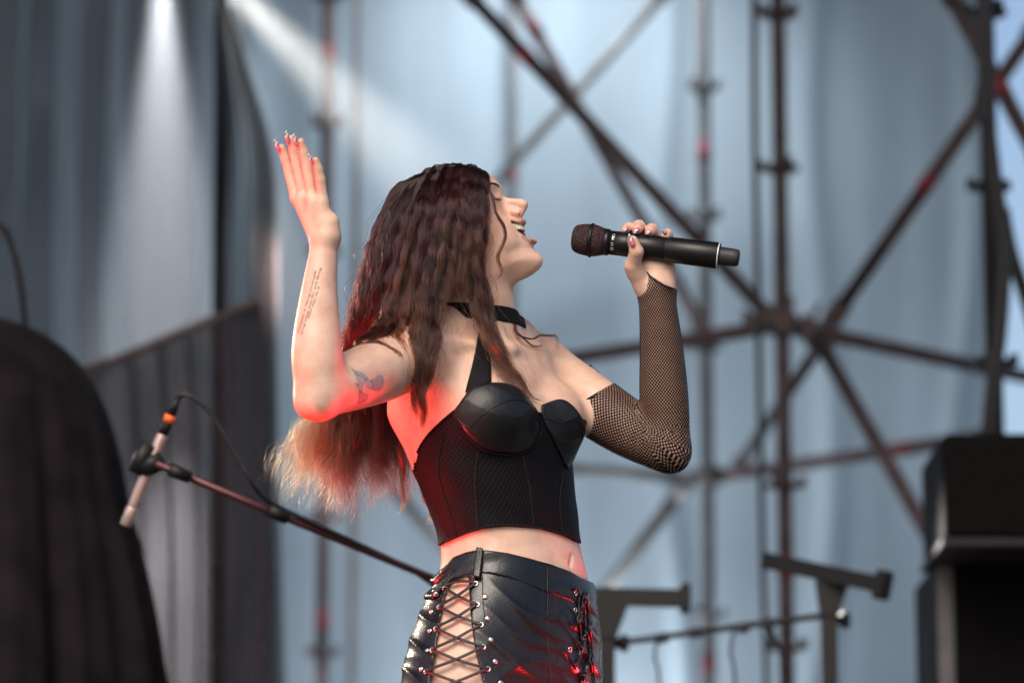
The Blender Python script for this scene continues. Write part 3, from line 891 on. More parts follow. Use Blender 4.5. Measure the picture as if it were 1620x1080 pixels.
LARM = [
    limbc([(850, 578, 120, 44), (868, 590, 105, 47), (925, 632, 72, 48), (985, 672, 42, 45), (1030, 698, 22, 39), (1054, 708, 12, 34)], 10, 16),
    el(Q(1066, 722, 14), I3, (22, 22, 26), 16),
    limbc([(1054, 706, 12, 34), (1053, 670, 12, 36.5), (1050, 620, 10, 37), (1047, 560, 8, 33.5), (1043, 510, 5, 30), (1039, 470, 4, 28), (1038, 455, 4, 28)], 16, 20, ((0, 0, 1), 0.86)),
]
_zn = np.array([0, 0, 1.0])
LHAND = [
    rc(LWR, Q(1036, 432, 12), 28, 33, 10, (_zn, 0.72)), rc(Q(1034, 436, 14), Q(1036, 404, 30), 31, 27, 8, (_zn, 0.55)),
    rc(Q(1018, 452, 0), Q(1003, 424, -10), 17, 13, 10), rc(Q(1050, 446, 6), Q(1050, 418, 12), 14, 13, 8),
]
LFING = [
    ([(1014, 398, 34), (1003, 374, 35), (995, 361, 20), (990, 364, 2)], (10, 9.5, 9, 7.5)),
    ([(1026, 400, 36), (1017, 372, 36), (1011, 358, 18), (1008, 363, -6)], (10.5, 10, 9.8, 8.6)),
    ([(1041, 404, 36), (1035, 376, 35), (1031, 363, 16), (1028, 367, -8)], (10.5, 10, 9.4, 8)),
    ([(1056, 408, 32), (1057, 383, 30), (1056, 371, 12), (1053, 374, -8)], (9.5, 9, 8.6, 7.5)),
    ([(1005, 430, -10), (1001, 420, -16), (1007, 398, -30), (1001, 381, -33)], (13.5, 12.5, 11, 8.5)),
]
_C, _w, _t = torso_at(655)
BRN = _C + FRT * 66 - LFT * 72 + np.array([0, 0, 0]); BRF = _C + FRT * 66 + LFT * 72 + np.array([0, -6, 0])
BUST = [el(BRN, np.stack([FRT, [0, 1, 0], LFT]), (62, 58, 62), 24), el(BRF, np.stack([FRT, [0, 1, 0], LFT]), (60, 58, 58), 24)]
_nv = drape(torso_f, np.array([(905.0, 879.0), (902.0, 893.0)]), d0=-260, off=-1.0)[0]
BODYCUT = [rc(_nv[0], _nv[1], 3.4, 3.0, 6, sub=True)]
BONES = [rc(Q(648, 560, -60), Q(646, 650, -10), 28, 22, 40), rc(Q(646, 650, -10), Q(672, 745, 0), 22, 12, 40)]                # shoulder-blade muscle behind the arm

MAIN = [TORSO] + BUST + BONES + NECK
ARMS = RARM + RHAND
ARML = LARM + LHAND
def fingers(fs):
    return [[rc(Q(*p[i]), Q(*p[i + 1]), r[i], r[i + 1], 3) for i in range(len(p) - 1)] for p, r in fs]
RF = fingers(RFING); LF = fingers(LFING)

def limb(P, c, rad, arm, fing):
    d = eval_prims(arm, P, c, rad)
    g = np.full(len(P), 1e3)
    for f in fing:
        g = np.minimum(g, eval_prims(f, P, c, rad))
    return smin(d, g, 7)

def head_field(P, c=None, rad=None):
    d = eval_prims(head + EAR, P, c, rad)
    d = eval_on(d, MOUTH, P, c, rad)
    d = eval_on(d, LIPS, P, c, rad)
    return eval_on(d, FACECUT, P, c, rad)

def eval_on(d, prims, P, c, rad):
    for f, pc, R, k, sub in prims:
        if c is not None and np.linalg.norm(pc - c) > R * 1.25 + rad + k + 12:
            continue
        v = f(P)
        d = smax(d, -v, k) if sub else smin(d, v, k)
    return d

HEADC = H(20, 0)
def near(c, rad, p, R):
    return c is None or np.linalg.norm(c - p) < R + rad + 30

def trunk_field(P, c=None, rad=None):
    d = eval_prims(MAIN, P, c, rad)
    d = smin(d, eval_prims(RARM, P, c, rad), 26)
    d = smin(d, eval_prims(LARM, P, c, rad), 26)
    return eval_on(d, BODYCUT, P, c, rad)

def body_field(P, c=None, rad=None):
    d = trunk_field(P, c, rad)
    if near(c, rad, Q(500, 330, -280), 190):
        d = smin(d, limb(P, c, rad, RHAND, RF), 8)
    if near(c, rad, Q(1030, 410, 0), 120):
        d = smin(d, limb(P, c, rad, LHAND, LF), 8)
    if near(c, rad, HEADC, 190):
        d = smin(d, head_field(P, c, rad), 14)
    return d
# ------------------------------------------------------------------ singer: materials
def skin_material():
    m = Mat('skin')
    at = m.node('Attribute'); at.attribute_name = 'tint'
    n = m.noise(45, 6); n2 = m.noise(900, 3)
    mix = m.node('MixRGB'); mix.blend_type = 'MULTIPLY'; mix.inputs[0].default_value = 1.0
    r = m.ramp(n.outputs['Fac'], (0.90, 0.82, 0.79), (1.03, 1.02, 1.01), 0.32, 0.62)
    m.ln(at.outputs['Color'], mix.inputs[1]); m.ln(r.outputs[0], mix.inputs[2])
    m.ln(mix.outputs[0], m.b.inputs['Base Color'])
    n4 = m.noise(160, 4); rr = m.ramp(n4.outputs['Fac'], (0.34,) * 3, (0.56,) * 3)
    m.ln(rr.outputs[0], m.b.inputs['Roughness'])
    m.set(Subsurface_Weight=0.22, Subsurface_Scale=0.006)
    m.b.inputs['Subsurface Radius'].default_value = (1.0, 0.35, 0.2)
    m.b.inputs['Specular IOR Level'].default_value = 0.42
    m.bump(n2.outputs['Fac'], 0.22, 0.0008)
    return m.m
M_skin = skin_material()

def attr_material(name, rough=0.4, spec=0.5, coat=0.0):
    m = Mat(name); at = m.node('Attribute'); at.attribute_name = 'tint'
    n = m.noise(120); mx = m.node('MixRGB'); mx.blend_type = 'MULTIPLY'; mx.inputs[0].default_value = 1
    r = m.ramp(n.outputs['Fac'], (0.9,) * 3, (1.05,) * 3)
    m.ln(at.outputs['Color'], mx.inputs[1]); m.ln(r.outputs[0], mx.inputs[2]); m.ln(mx.outputs[0], m.b.inputs['Base Color'])
    m.set(Roughness=rough, Coat_Weight=coat); m.b.inputs['Specular IOR Level'].default_value = spec
    return m.m
M_nail = attr_material('nail_lacquer', 0.18, 0.5, 0.5)
M_ink = attr_material('tattoo_ink', 0.55, 0.3)
M_tooth = plain('tooth_enamel', (0.72, 0.62, 0.45), 0.25, var=0.06)
M_lash = plain('lash', (0.012, 0.009, 0.008), 0.5)
M_brow = plain('brow_hair', (0.05, 0.025, 0.018), 0.55)

def net_material(name, cells, thread, base, alpha, rough=0.6, bump=0.6):
    """diamond mesh fabric on UVs given in cells; alpha: see-through holes, else relief only"""
    m = Mat(name)
    uv = m.node('UVMap'); sep = m.node('SeparateXYZ'); m.ln(uv.outputs[0], sep.inputs[0])
    def math_(op, a, b=None, v=None):
        n = m.node('Math'); n.operation = op
        for i, x in enumerate((a, b)):
            if x is None: continue
            if isinstance(x, (int, float)): n.inputs[i].default_value = x
            else: m.ln(x, n.inputs[i])
        return n.outputs[0]
    wob = m.noise(25, 2)
    wv = math_('MULTIPLY', math_('SUBTRACT', wob.outputs['Fac'], 0.5), 0.5)
    a = math_('ADD', math_('ADD', sep.outputs[0], sep.outputs[1]), wv)
    b = math_('SUBTRACT', math_('SUBTRACT', sep.outputs[0], sep.outputs[1]), wv)
    def tri(x):
        return math_('ABSOLUTE', math_('SUBTRACT', math_('FRACT', x), 0.5))
    d = math_('MINIMUM', tri(a), tri(b))
    mask = m.node('MapRange'); mask.inputs['From Min'].default_value = thread; mask.inputs['From Max'].default_value = thread + 0.07
    mask.inputs['To Min'].default_value = 1.0; mask.inputs['To Max'].default_value = 0.0
    m.ln(d, mask.inputs['Value'])
    m.set(Roughness=rough)
    if alpha:
        m.b.inputs['Base Color'].default_value = (*base, 1)
        m.ln(mask.outputs[0], m.b.inputs['Alpha'])
    else:
        r = m.ramp(mask.outputs[0], tuple(c * 0.35 for c in base), base, 0.0, 1.0)
        m.ln(r.outputs[0], m.b.inputs['Base Color'])
        m.bump(mask.outputs[0], bump, 0.0015)
    m.b.inputs['Specular IOR Level'].default_value = 0.1
    return m.m
M_fishnet = net_material('fishnet', 1, 0.16, (0.006, 0.005, 0.006), True)
M_netband = net_material('net_over_lining', 1, 0.16, (0.0085, 0.0065, 0.0085), False)

def satin():
    m = Mat('black_satin'); n = m.noise(14, 3); n2 = m.noise(60, 5)
    r = m.ramp(n.outputs['Fac'], (0.004, 0.004, 0.006), (0.008, 0.008, 0.011))
    m.ln(r.outputs[0], m.b.inputs['Base Color']); m.set(Roughness=0.42); m.b.inputs['Specular IOR Level'].default_value = 0.4; m.bump(n2.outputs['Fac'], 0.35, 0.003)
    return m.m
M_satin = satin()
M_cloth = plain('black_jersey', (0.006, 0.005, 0.007), 0.8, var=0.3, scale=200, bump=0.2, spec=0.2)
def leather():
    m = Mat('black_patent_leather'); n = m.noise(26, 4); n2 = m.noise(420, 4)
    r = m.ramp(n.outputs['Fac'], (0.004, 0.0045, 0.006), (0.008, 0.009, 0.012))
    m.ln(r.outputs[0], m.b.inputs['Base Color'])
    rr = m.ramp(n2.outputs['Fac'], (0.22,) * 3, (0.34,) * 3); m.ln(rr.outputs[0], m.b.inputs['Roughness'])
    m.set(Coat_Weight=0.14, Coat_Roughness=0.12); m.b.inputs['Specular IOR Level'].default_value = 0.36
    ad = m.node('Math'); ad.operation = 'MULTIPLY_ADD'; ad.inputs[1].default_value = 0.25
    m.ln(n2.outputs['Fac'], ad.inputs[0]); m.ln(n.outputs['Fac'], ad.inputs[2])
    m.bump(ad.outputs[0], 0.35, 0.004)
    return m.m
M_leather = leather()
M_lace = plain('lace_cord', (0.010, 0.008, 0.010), 0.55, var=0.3, scale=300)
M_steel = plain('nickel_stud', (0.60, 0.58, 0.56), 0.30, 1.0, 0.05)

# ------------------------------------------------------------------ singer: body
person = empty('person', (to_world(Q(790, 1000, -80))[0], to_world(Q(790, 1000, -80))[1], 0.0))
tag(person, 'woman singing with head thrown back, black crop top, laced leather trousers, one hand raised', 'person')

SKIN = np.array([0.68, 0.445, 0.345])
LIPC = np.array([0.50, 0.15, 0.15])
def skin_colour(v):
    col = np.repeat(SKIN[None], len(v), 0)
    m = np.linalg.norm(v - HEADC, axis=1) < 190
    q = v[m]
    if len(q):
        dl = eval_prims(LIPS, q); dm = eval_prims([(f, c, R, 0, False) for f, c, R, k, s_ in MOUTH], q)
        hl = (q - HO) @ HAX.T
        c = col[m]
        blush = np.exp(-((hl[:, 0] - 60) ** 2 + (hl[:, 1] + 2) ** 2) / (2 * 20 ** 2))[:, None] * 0.35
        c = c * (1 - blush) + np.array([0.60, 0.27, 0.20]) * blush
        nose = np.exp(-((hl[:, 0] - 110) ** 2 + (hl[:, 1] + 6) ** 2) / (2 * 10 ** 2))[:, None] * 0.25
        c = c * (1 - nose) + np.array([0.60, 0.30, 0.24]) * nose
        w = np.clip((1.0 - dm) / 1.5, 0, 1)[:, None]
        c = c * (1 - w) + np.array([0.16, 0.022, 0.018]) * w
        w = np.clip((0.9 - dl) / 1.4, 0, 1)[:, None]
        c = c * (1 - w) + LIPC * w
        col[m] = c
    for pts, rr in RFING + LFING:
        t = Q(*pts[-1]); dd = np.linalg.norm(v - t, axis=1); w = (np.clip(1 - dd / 26, 0, 1) * 0.45)[:, None]
        col = col * (1 - w) + np.array([0.60, 0.28, 0.21]) * w
    return col
BLO, BHI = (-480, -640, -420), (300, 330, 260)
H_BODY = 2.0
body, bv, bf = solid('body', body_field, BLO, BHI, H_BODY, M_skin, person, colour=skin_colour)
body['label'] = 'fair skin, head tilted back with open mouth'

# ------------------------------------------------------------------ edges given in photo pixels, near side and far side
def pix(P):
    s = 1 + P[:, 2] / FPX
    return P[:, 0] / s + 810, 540 - P[:, 1] / s

def edge(near_pts, far_pts, P, soft=36.0):
    """py of an edge that runs round the trunk"""
    px, py = pix(P)
    yn = np.interp(px, *np.array(near_pts, float).T); yf = np.interp(px, *np.array(far_pts, float).T)
    cd = np.interp(np.clip(P[:, 1], _yy[0], _yy[-1]), _yy, _sd_)
    t = np.clip((P[:, 2] - cd) / soft * 0.5 + 0.5, 0, 1); t = t * t * (3 - 2 * t)
    return yn * (1 - t) + yf * t

def poly_sdf(px, py, poly):
    poly = np.asarray(poly, float); p = np.stack([px, py], 1)
    best = np.full(len(p), 1e9); ins = np.zeros(len(p), bool)
    for i in range(len(poly)):
        a, b_ = poly[i], poly[(i + 1) % len(poly)]
        e = b_ - a; q = p - a
        t = np.clip(q @ e / (e @ e + 1e-9), 0, 1)
        best = np.minimum(best, ((q - t[:, None] * e) ** 2).sum(1))
        if a[1] != b_[1]:
            ins ^= ((a[1] > p[:, 1]) != (b_[1] > p[:, 1])) & (p[:, 0] < (b_[0] - a[0]) * (p[:, 1] - a[1]) / (b_[1] - a[1]) + a[0])
    return np.sqrt(best) * np.where(ins, -1, 1)

def bust_field(P, c=None, rad=None):
    return smin(eval_prims([TORSO] + BUST, P, c, rad), eval_prims(BONES, P, c, rad), 30)

ARMHOLE_N = [(640, 748), (655, 742), (662, 712), (676, 688), (695, 668), (716, 651), (734, 628), (748, 640), (930, 660)]
ARMHOLE_F = [(640, 748), (655, 742), (780, 735), (900, 690), (930, 664)]
HEM_N = [(690, 866), (705, 858), (735, 845), (763, 836), (802, 832), (853, 836), (888, 846), (912, 856), (930, 862)]
HEM_F = [(690, 866), (705, 860), (808, 884), (912, 858), (930, 862)]
def band_field(P, c=None, rad=None):
    px, py = pix(P)
    d = bust_field(P, c, rad) - 4.0 - 0.8 * np.sin(P[:, 1] / 13.0 + P[:, 0] / 30.0) * np.clip((py - 760) / 60, 0, 1)
    d = smax(d, edge(ARMHOLE_N, ARMHOLE_F, P) - py, 2.0)
    return smax(d, py - edge(HEM_N, HEM_F, P), 2.0)
NEARCUP = [(717, 652), (734, 627), (748, 613), (775, 605), (802, 606), (825, 615), (841, 635), (853, 655), (855, 678), (849, 697), (829, 713), (798, 717), (767, 710), (740, 687), (724, 666)]
FARCUP = [(856, 640), (888, 631), (911, 646), (926, 672), (924, 693), (912, 720), (899, 741), (888, 722), (872, 690), (858, 660)]
NEARCUP, FARCUP = [spline(np.array([(*p, 0.0) for p in c + c[:1]]), 64)[:-1, :2] for c in (NEARCUP, FARCUP)]
def cup_field(poly, extra):
    def f(P, c=None, rad=None):
        px, py = pix(P)
        cd = np.interp(np.clip(P[:, 1], _yy[0], _yy[-1]), _yy, _sd_)
        base = eval_prims([TORSO] + BUST, P, c, rad) - extra
        wr = lambda t: (1 - np.abs(np.sin(t))) ** 2
        base = base - ((0.9 * wr((py - 0.35 * px) / 11.0 + 0.7 * np.sin(px / 9.0)) if poly is FARCUP else 0.9 * wr((py + 0.6 * px) / 19.0 + np.sin(px / 15.0)) * np.clip((px - 770) / 40, 0, 1) + 0.6 * wr((py - 0.5 * px) / 14.0)))
        d = smax(base, poly_sdf(px, py, poly) * 0.9, 4.0)
        return smax(d, P[:, 2] - (cd + 120 if poly is FARCUP else cd), 2.0)
    return f

top_o, tv, tf = solid('crop_top', band_field, (-180, -340, -170), (140, -60, 130), 2.2, M_netband, person)
top_o['label'] = 'black boned crop top with net overlay'
def cyl_uv(o, v, f, pitch, seam=None):
    """UV in net cells: round the trunk and down it"""
    cd = np.interp(np.clip(v[:, 1], _yy[0], _yy[-1]), _yy, _sd_); cx = np.interp(np.clip(v[:, 1], _yy[0], _yy[-1]), _yy, _sx)
    a = np.arctan2(v[:, 0] - cx, -(v[:, 2] - cd))
    uv = np.stack([a * 110.0 / pitch, v[:, 1] / pitch * 0.75], 1)
    l = o.data.uv_layers.new(name='UVMap')
    idx = np.empty(len(o.data.loops), np.int32); o.data.loops.foreach_get('vertex_index', idx)
    l.data.foreach_set('uv', uv[idx].astype(np.float32).ravel())
cyl_uv(top_o, tv, tf, 7.0)
cup_near, _, _ = solid('cup', cup_field(NEARCUP, 8.0), (-120, -200, -220), (70, -40, 10), 1.6, M_satin, top_o)
cup_far, _, _ = solid('cup', cup_field(FARCUP, 8.0), (30, -220, -130), (150, -70, 140), 1.6, M_satin, top_o)

def clothed(P):
    d = np.minimum(body_field(P), band_field(P))
    return np.minimum(d, np.minimum(cup_field(NEARCUP, 8.0)(P), cup_field(FARCUP, 8.0)(P)))

def draped_tube(name, field, path, r, off, mat, parent, n=None, d0=-260, seg=6, beads=None):
    p = spline(np.array(path, float), n or max(8, int(np.linalg.norm(np.diff(np.array(path, float), axis=0), axis=1).sum() / 3)))
    P, N, _ = drape(field, p, d0=d0, off=off)
    w = to_world(P)
    return child_mesh(name, *tube(w, r * 0.001, seg), mat, parent)

def strip(name, field, left, right, mat, parent, n=30, m=6, off=3.4, thick=2.0, d0=-260, smooth_n=5):
    """a flat band between two pixel edges, laid on a field"""
    L = spline(np.array(left, float), n); R = spline(np.array(right, float), n)
    t = np.linspace(0, 1, m)[None, :, None]
    g = L[:, None] * (1 - t) + R[:, None] * t
    P, N, d = drape(field, g.reshape(-1, 2), d0=d0, off=off)
    G = P.reshape(n, m, 3)
    for _ in range(smooth_n):
        G[1:-1] = 0.5 * G[1:-1] + 0.25 * (G[:-2] + G[2:])
    Bk = G + np.array([0, 0, thick])
    V = np.concatenate([G.reshape(-1, 3), Bk.reshape(-1, 3)])
    F = []; o = n * m
    for i in range(n - 1):
        for j in range(m - 1):
            a = i * m + j
            F.append((a, a + m, a + m + 1, a + 1)); F.append((o + a, o + a + 1, o + a + m + 1, o + a + m))
    for i in range(n - 1):
        a = i * m; b_ = i * m + m - 1
        F.append((a, o + a, o + a + m, a + m)); F.append((b_, b_ + m, o + b_ + m, o + b_))
    for j in range(m - 1):
        a = j; b_ = (n - 1) * m + j
        F.append((a, a + 1, o + a + 1, o + a)); F.append((b_, o + b_, o + b_ + 1, b_ + 1))
    return child_mesh(name, to_world(V), F, mat, parent)

# halter strap, trims, seams
strip('strap', trunk_field, [(737, 622), (748, 570), (755, 532), (762, 508), (770, 492)], [(777, 606), (774, 560), (774, 536), (780, 515), (790, 500)], M_cloth, top_o)
draped_tube('cup_seam', cup_field(NEARCUP, 8.0), [(722, 660), (742, 675), (764, 655), (794, 637), (820, 632), (840, 640)], 1.0, 0.2, M_satin, cup_near)
draped_tube('cup_seam', cup_field(FARCUP, 8.0), [(860, 660), (885, 668), (905, 664), (924, 674)], 1.0, 0.2, M_satin, cup_far)
_wire = [(717, 654), (726, 668), (741, 689), (767, 712), (798, 719), (829, 715), (850, 699), (857, 680)]
draped_tube('underwire', clothed, _wire, 2.2, 0.6, M_cloth, top_o)
for pth in ([(757, 715), (752, 760), (757, 846)], [(828, 722), (838, 770), (845, 832)], [(893, 745), (886, 790), (890, 844)], [(700, 690), (694, 750), (722, 846)]):
    draped_tube('boning', band_field, pth, 2.4, -0.9, M_cloth, top_o)
_tr = spline(np.array([(655, 742), (659, 716), (674, 690), (695, 668), (716, 650)], float), 24)
P_, N_, _ = drape(band_field, _tr + np.array([[1.5, 1.5]]), d0=-260, off=0.8)
parts = []
ico = [(0, 0, 1), (1, 0, 0), (0, 1, 0), (-1, 0, 0), (0, -1, 0), (0, 0, -1)]
icf = [(0, 1, 2), (0, 2, 3), (0, 3, 4), (0, 4, 1), (5, 2, 1), (5, 3, 2), (5, 4, 3), (5, 1, 4)]
for p in P_:
    parts.append((to_world(p + 3.4 * np.array(ico, float)), icf))
child_mesh('scalloped_trim', *merge(parts), M_cloth, top_o)['kind'] = 'stuff'
_hn = [(x, y - 2.0) for x, y in HEM_N[1:-1]]
draped_tube('hem_binding', band_field, _hn, 1.8, 0.0, M_cloth, top_o)

# choker
CHN = np.array([0.03, 0.98, 0.19]); CHN /= np.linalg.norm(CHN); CHC = Q(790, 497, -35)
def choker_field(P, c=None, rad=None):
    d = smin(eval_prims(MAIN, P, c, rad), head_field(P, c, rad), 14) - 2.6
    h = (P - CHC) @ CHN
    return smax(smax(d, np.abs(h) - 12.5, 1.5), np.linalg.norm(P - Q(758, 490, 8), axis=1) - 80, 3)
choker, _, _ = solid('choker', choker_field, (-130, 0, -110), (30, 110, 110), 1.8, M_cloth, person)

# ------------------------------------------------------------------ trousers
FLOOR = lambda x, d: from_world(np.array([to_world(np.array([x, 0, d]))[0], to_world(np.array([x, 0, d]))[1], 0.0]))
_hc, _, _ = torso_at(1120)
down = np.array([0, -math.cos(PITCH), -math.sin(PITCH)])
def leg_prims(side):
    hip = _hc + LFT * 84 * side
    knee = hip + down * 370 + FRT * 30 + LFT * 8 * side; ank = hip + down * 725 + LFT * 14 * side - FRT * 10
    return [rc(hip, knee, 90, 66, 22), rc(knee, ank, 66, 78, 14)], ank
LEGR, ANKR = leg_prims(-1); LEGL, ANKL = leg_prims(1)
WB_TOP_N = [(685, 912), (702, 896), (716, 881), (736, 873), (755, 869), (774, 870), (803, 874), (832, 881), (872, 892), (902, 903), (919, 913), (935, 918)]
WB_TOP_F = [(685, 912), (702, 898), (815, 934), (919, 916), (935, 920)]
GAP = [(712, 914), (741, 911), (743, 955), (746, 988), (752, 1029), (764, 1080), (790, 1220), (800, 1420), (690, 1420), (672, 1220), (680, 1080), (685, 1051), (692, 1012), (698, 974), (703, 948)]
def hipbase(P, c=None, rad=None):
    return smin(smin(eval_prims([TORSO], P, c, rad), eval_prims(LEGR, P, c, rad), 30), eval_prims(LEGL, P, c, rad), 30)
def folds(P):
    px, py = pix(P)
    # drag lines from the laced side across the hip and creases towards the fly
    a = px * 0.42 + py; b = px * -0.55 + py
    w1 = np.exp(-((px - 850) / 90) ** 2) * np.exp(-((py - 985) / 75) ** 2)
    w2 = np.clip((712 - px) / 30, 0, 1)
    r = lambda t: (1 - np.abs(np.sin(t))) ** 2
    f = 3.2 * w1 * r(b / 27.0 + 0.5 * np.sin(px / 37.0)) + 2.2 * w1 * r(b / 15.0 + 1.3 + 0.6 * np.sin(px / 23.0))
    f = f + 2.8 * w2 * r((py - px * 0.25) / 17.0 + 0.7 * np.sin(px / 19.0))
    f = f + 2.0 * np.exp(-((py - 1060) / 50) ** 2) * r((py + px * 0.35) / 24.0 + 0.8 * np.sin(px / 31.0))
    fly = np.exp(-((px - 925) / 26) ** 2) * np.clip((py - 905) / 25, 0, 1)
    f = f + fly * (7.0 * r((py + 0.9 * px) / 19.0 + np.sin(px / 7.0)) + 4.0 * r((py - 1.2 * px) / 13.0))
    return f
def trouser_field(P, c=None, rad=None):
    px, py = pix(P)
    base = hipbase(P, c, rad)
    d = base - 5.5 - folds(P)
    cd = np.interp(np.clip(P[:, 1], _yy[0], _yy[-1]), _yy, _sd_)
    gap = smax(poly_sdf(px, py, GAP), P[:, 2] - (cd - 20), 1.0)
    d = smax(d, -gap, 2.0)
    d = smax(d, edge(WB_TOP_N, WB_TOP_F, P) + 20 - py, 2.0)
    return smax(d, (P - ANKR) @ down, 2.0)
def waist_field(P, c=None, rad=None):
    px, py = pix(P)
    t = edge(WB_TOP_N, WB_TOP_F, P)
    k = np.clip((730 - px) / 30, 0, 1)
    d = eval_prims([TORSO], P, c, rad) - 7.5 - 2.2 * k * np.sin((py - t) / 3.6) - 0.8 * np.sin(px / 17.0 + (py - t) / 6.0)
    d = smax(d, t - py, 3.0)
    return smax(d, py - (t + 37 + np.clip((px - 780) / 90, 0, 1) * 10), 3.0)
trousers, _, _ = solid('trousers', trouser_field, (-200, -660, -330), (190, -370, 160), 2.4, M_leather, person)
trousers['label'] = 'black patent leather trousers laced up the side'
for side in (-1, 1):
    hip = _hc + LFT * 88 * side
    kn = hip + down * 370 + FRT * 30 + LFT * 8 * side; an = hip + down * 725 + LFT * 14 * side - FRT * 10
    ctr = np.array([[*to_world(hip + down * 20), 0.088], [*to_world(hip + down * 180 + FRT * 16), 0.082], [*to_world(kn), 0.068], [*to_world((kn + an) / 2), 0.070], [*to_world(an), 0.082]])
    sp_ = spline(ctr, 24)
    child_mesh('trouser_leg', *tube(sp_[:, :3], sp_[:, 3], 20), M_leather, trousers)
waistband, _, _ = solid('waistband', waist_field, (-160, -460, -230), (150, -310, 110), 2.0, M_leather, trousers)

def trousered(P):
    return np.minimum(hipbase(P) - 6.0, waist_field(P))
c5 = lambda x, y: (620 + x / 4.153, 820 + y / 4.153)
RE = [c5(*p) for p in ((550, 428), (560, 565), (585, 697), (600, 842), (630, 987), (662, 1135))]
LE = [c5(*p) for p in ((345, 455), (312, 580), (290, 722), (265, 862), (225, 1003), (190, 1150))]
RS = [c5(*p) for p in ((613, 513), (628, 655), (650, 795), (678, 938), (713, 1078))]
LS = [c5(*p) for p in ((290, 495), (262, 612), (252, 737), (232, 868), (195, 988))]
FE = [c5(*p) for p in ((1205, 487), (1203, 600), (1200, 715), (1168, 857))]
def ring_mesh(R, r, seg=18, ts=8):
    a = np.arange(seg) * 2 * math.pi / seg; b_ = np.arange(ts) * 2 * math.pi / ts
    V = np.array([((R + r * math.cos(t)) * math.cos(s_), (R + r * math.cos(t)) * math.sin(s_), r * 0.7 * math.sin(t)) for s_ in a for t in b_])
    F = [(i * ts + j, ((i + 1) % seg) * ts + j, ((i + 1) % seg) * ts + (j + 1) % ts, i * ts + (j + 1) % ts) for i in range(seg) for j in range(ts)]
    return V, F
def dome_mesh(R, h, seg=18):
    prof = [(R, 0), (R, h * 0.4), (R * 0.8, h * 0.8), (R * 0.45, h), (0.02 * R, h * 1.05)]
    V = np.array([(r * math.cos(a), r * math.sin(a), z) for r, z in prof for a in np.arange(seg) * 2 * math.pi / seg])
    F = [(i * seg + j, i * seg + (j + 1) % seg, (i + 1) * seg + (j + 1) % seg, (i + 1) * seg + j) for i in range(len(prof) - 1) for j in range(seg)]
    return V, F
def place_on(name, shape, pts, field, off, mat, parent, d0=-330):
    P, N, _ = drape(field, np.array(pts, float), d0=d0, off=off)
    first = None
    V, F = shape
    data = mesh_data(name, V * 0.001, F); data.materials.append(mat)
    for p, n in zip(P, N):
        wn_ = n[0] * RGT + n[1] * UPV + n[2] * FWD
        o = link(name, data, None)
        o.rotation_euler = Vector(wn_).to_track_quat('Z', 'Y').to_euler()
        o.location = to_world(p)
        o.parent = parent; o.matrix_parent_inverse = Matrix.Translation(parent.location).inverted()
ring = ring_mesh(3.4, 1.25)
place_on('eyelet', ring, RE[:5] + LE[:5] + FE, trousered, 1.2, M_steel, trousers)
place_on('stud', dome_mesh(4.1, 2.3), RS + LS, trousered, 0.6, M_steel, trousers)
for i in range(5):
    for a, b_ in ((RE[i], LE[i + 1]), (LE[i], RE[i + 1])):
        a = np.array(a); b_ = np.array(b_)
        mid = (a + b_) / 2 + np.array([0, 2.5])
        nrm = np.array([-(b_ - a)[1], (b_ - a)[0]]); nrm /= np.linalg.norm(nrm); hw = 2.3
        strip('lace', trousered, [a - nrm * hw, mid - nrm * hw, b_ - nrm * hw], [a + nrm * hw, mid + nrm * hw, b_ + nrm * hw], M_lace, trousers, 16, 3, 2.2 + (0.9 if a[0] > b_[0] else 0), 1.3, -330, 2)
a, b_ = np.array(LE[0]), np.array(RE[0])
strip('lace', trousered, [a + (0, -6), (a + b_) / 2 + (0, -9), b_ + (0, -4)], [a + (0, -2), (a + b_) / 2 + (0, -4), b_ + (0, 0)], M_lace, trousers, 16, 3, 2.0, 1.3, -330)
# seams, belt loop, fly cords
draped_tube('seam', trousered, [c5(595, 380), c5(600, 560), c5(625, 740), c5(655, 900), c5(700, 1100)], 0.9, 0.2, M_lace, trousers, d0=-330)
draped_tube('seam', trousered, [c5(1020, 320), c5(1022, 560), c5(1022, 800), c5(1045, 1090)], 0.9, 0.4, M_lace, trousers, d0=-330)
strip('belt_loop', lambda P: torso_f(P) - 8.5, [c5(562, 190), c5(548, 280), c5(535, 390)], [c5(603, 200), c5(594, 290), c5(580, 398)], M_leather, trousers, 14, 6, 4.5, 4.0, -330)
for pth in ([c5(1232, 400), c5(1222, 560), c5(1228, 700), c5(1240, 800)], [c5(1255, 430), c5(1280, 560), c5(1300, 780), c5(1320, 1000), c5(1325, 1150)], [c5(1262, 470), c5(1262, 640), c5(1290, 820), c5(1308, 1005)]):
    draped_tube('fly_cord', lambda P: trouser_field(P), pth, 1.7, 2.0, M_lace, trousers, d0=-330)

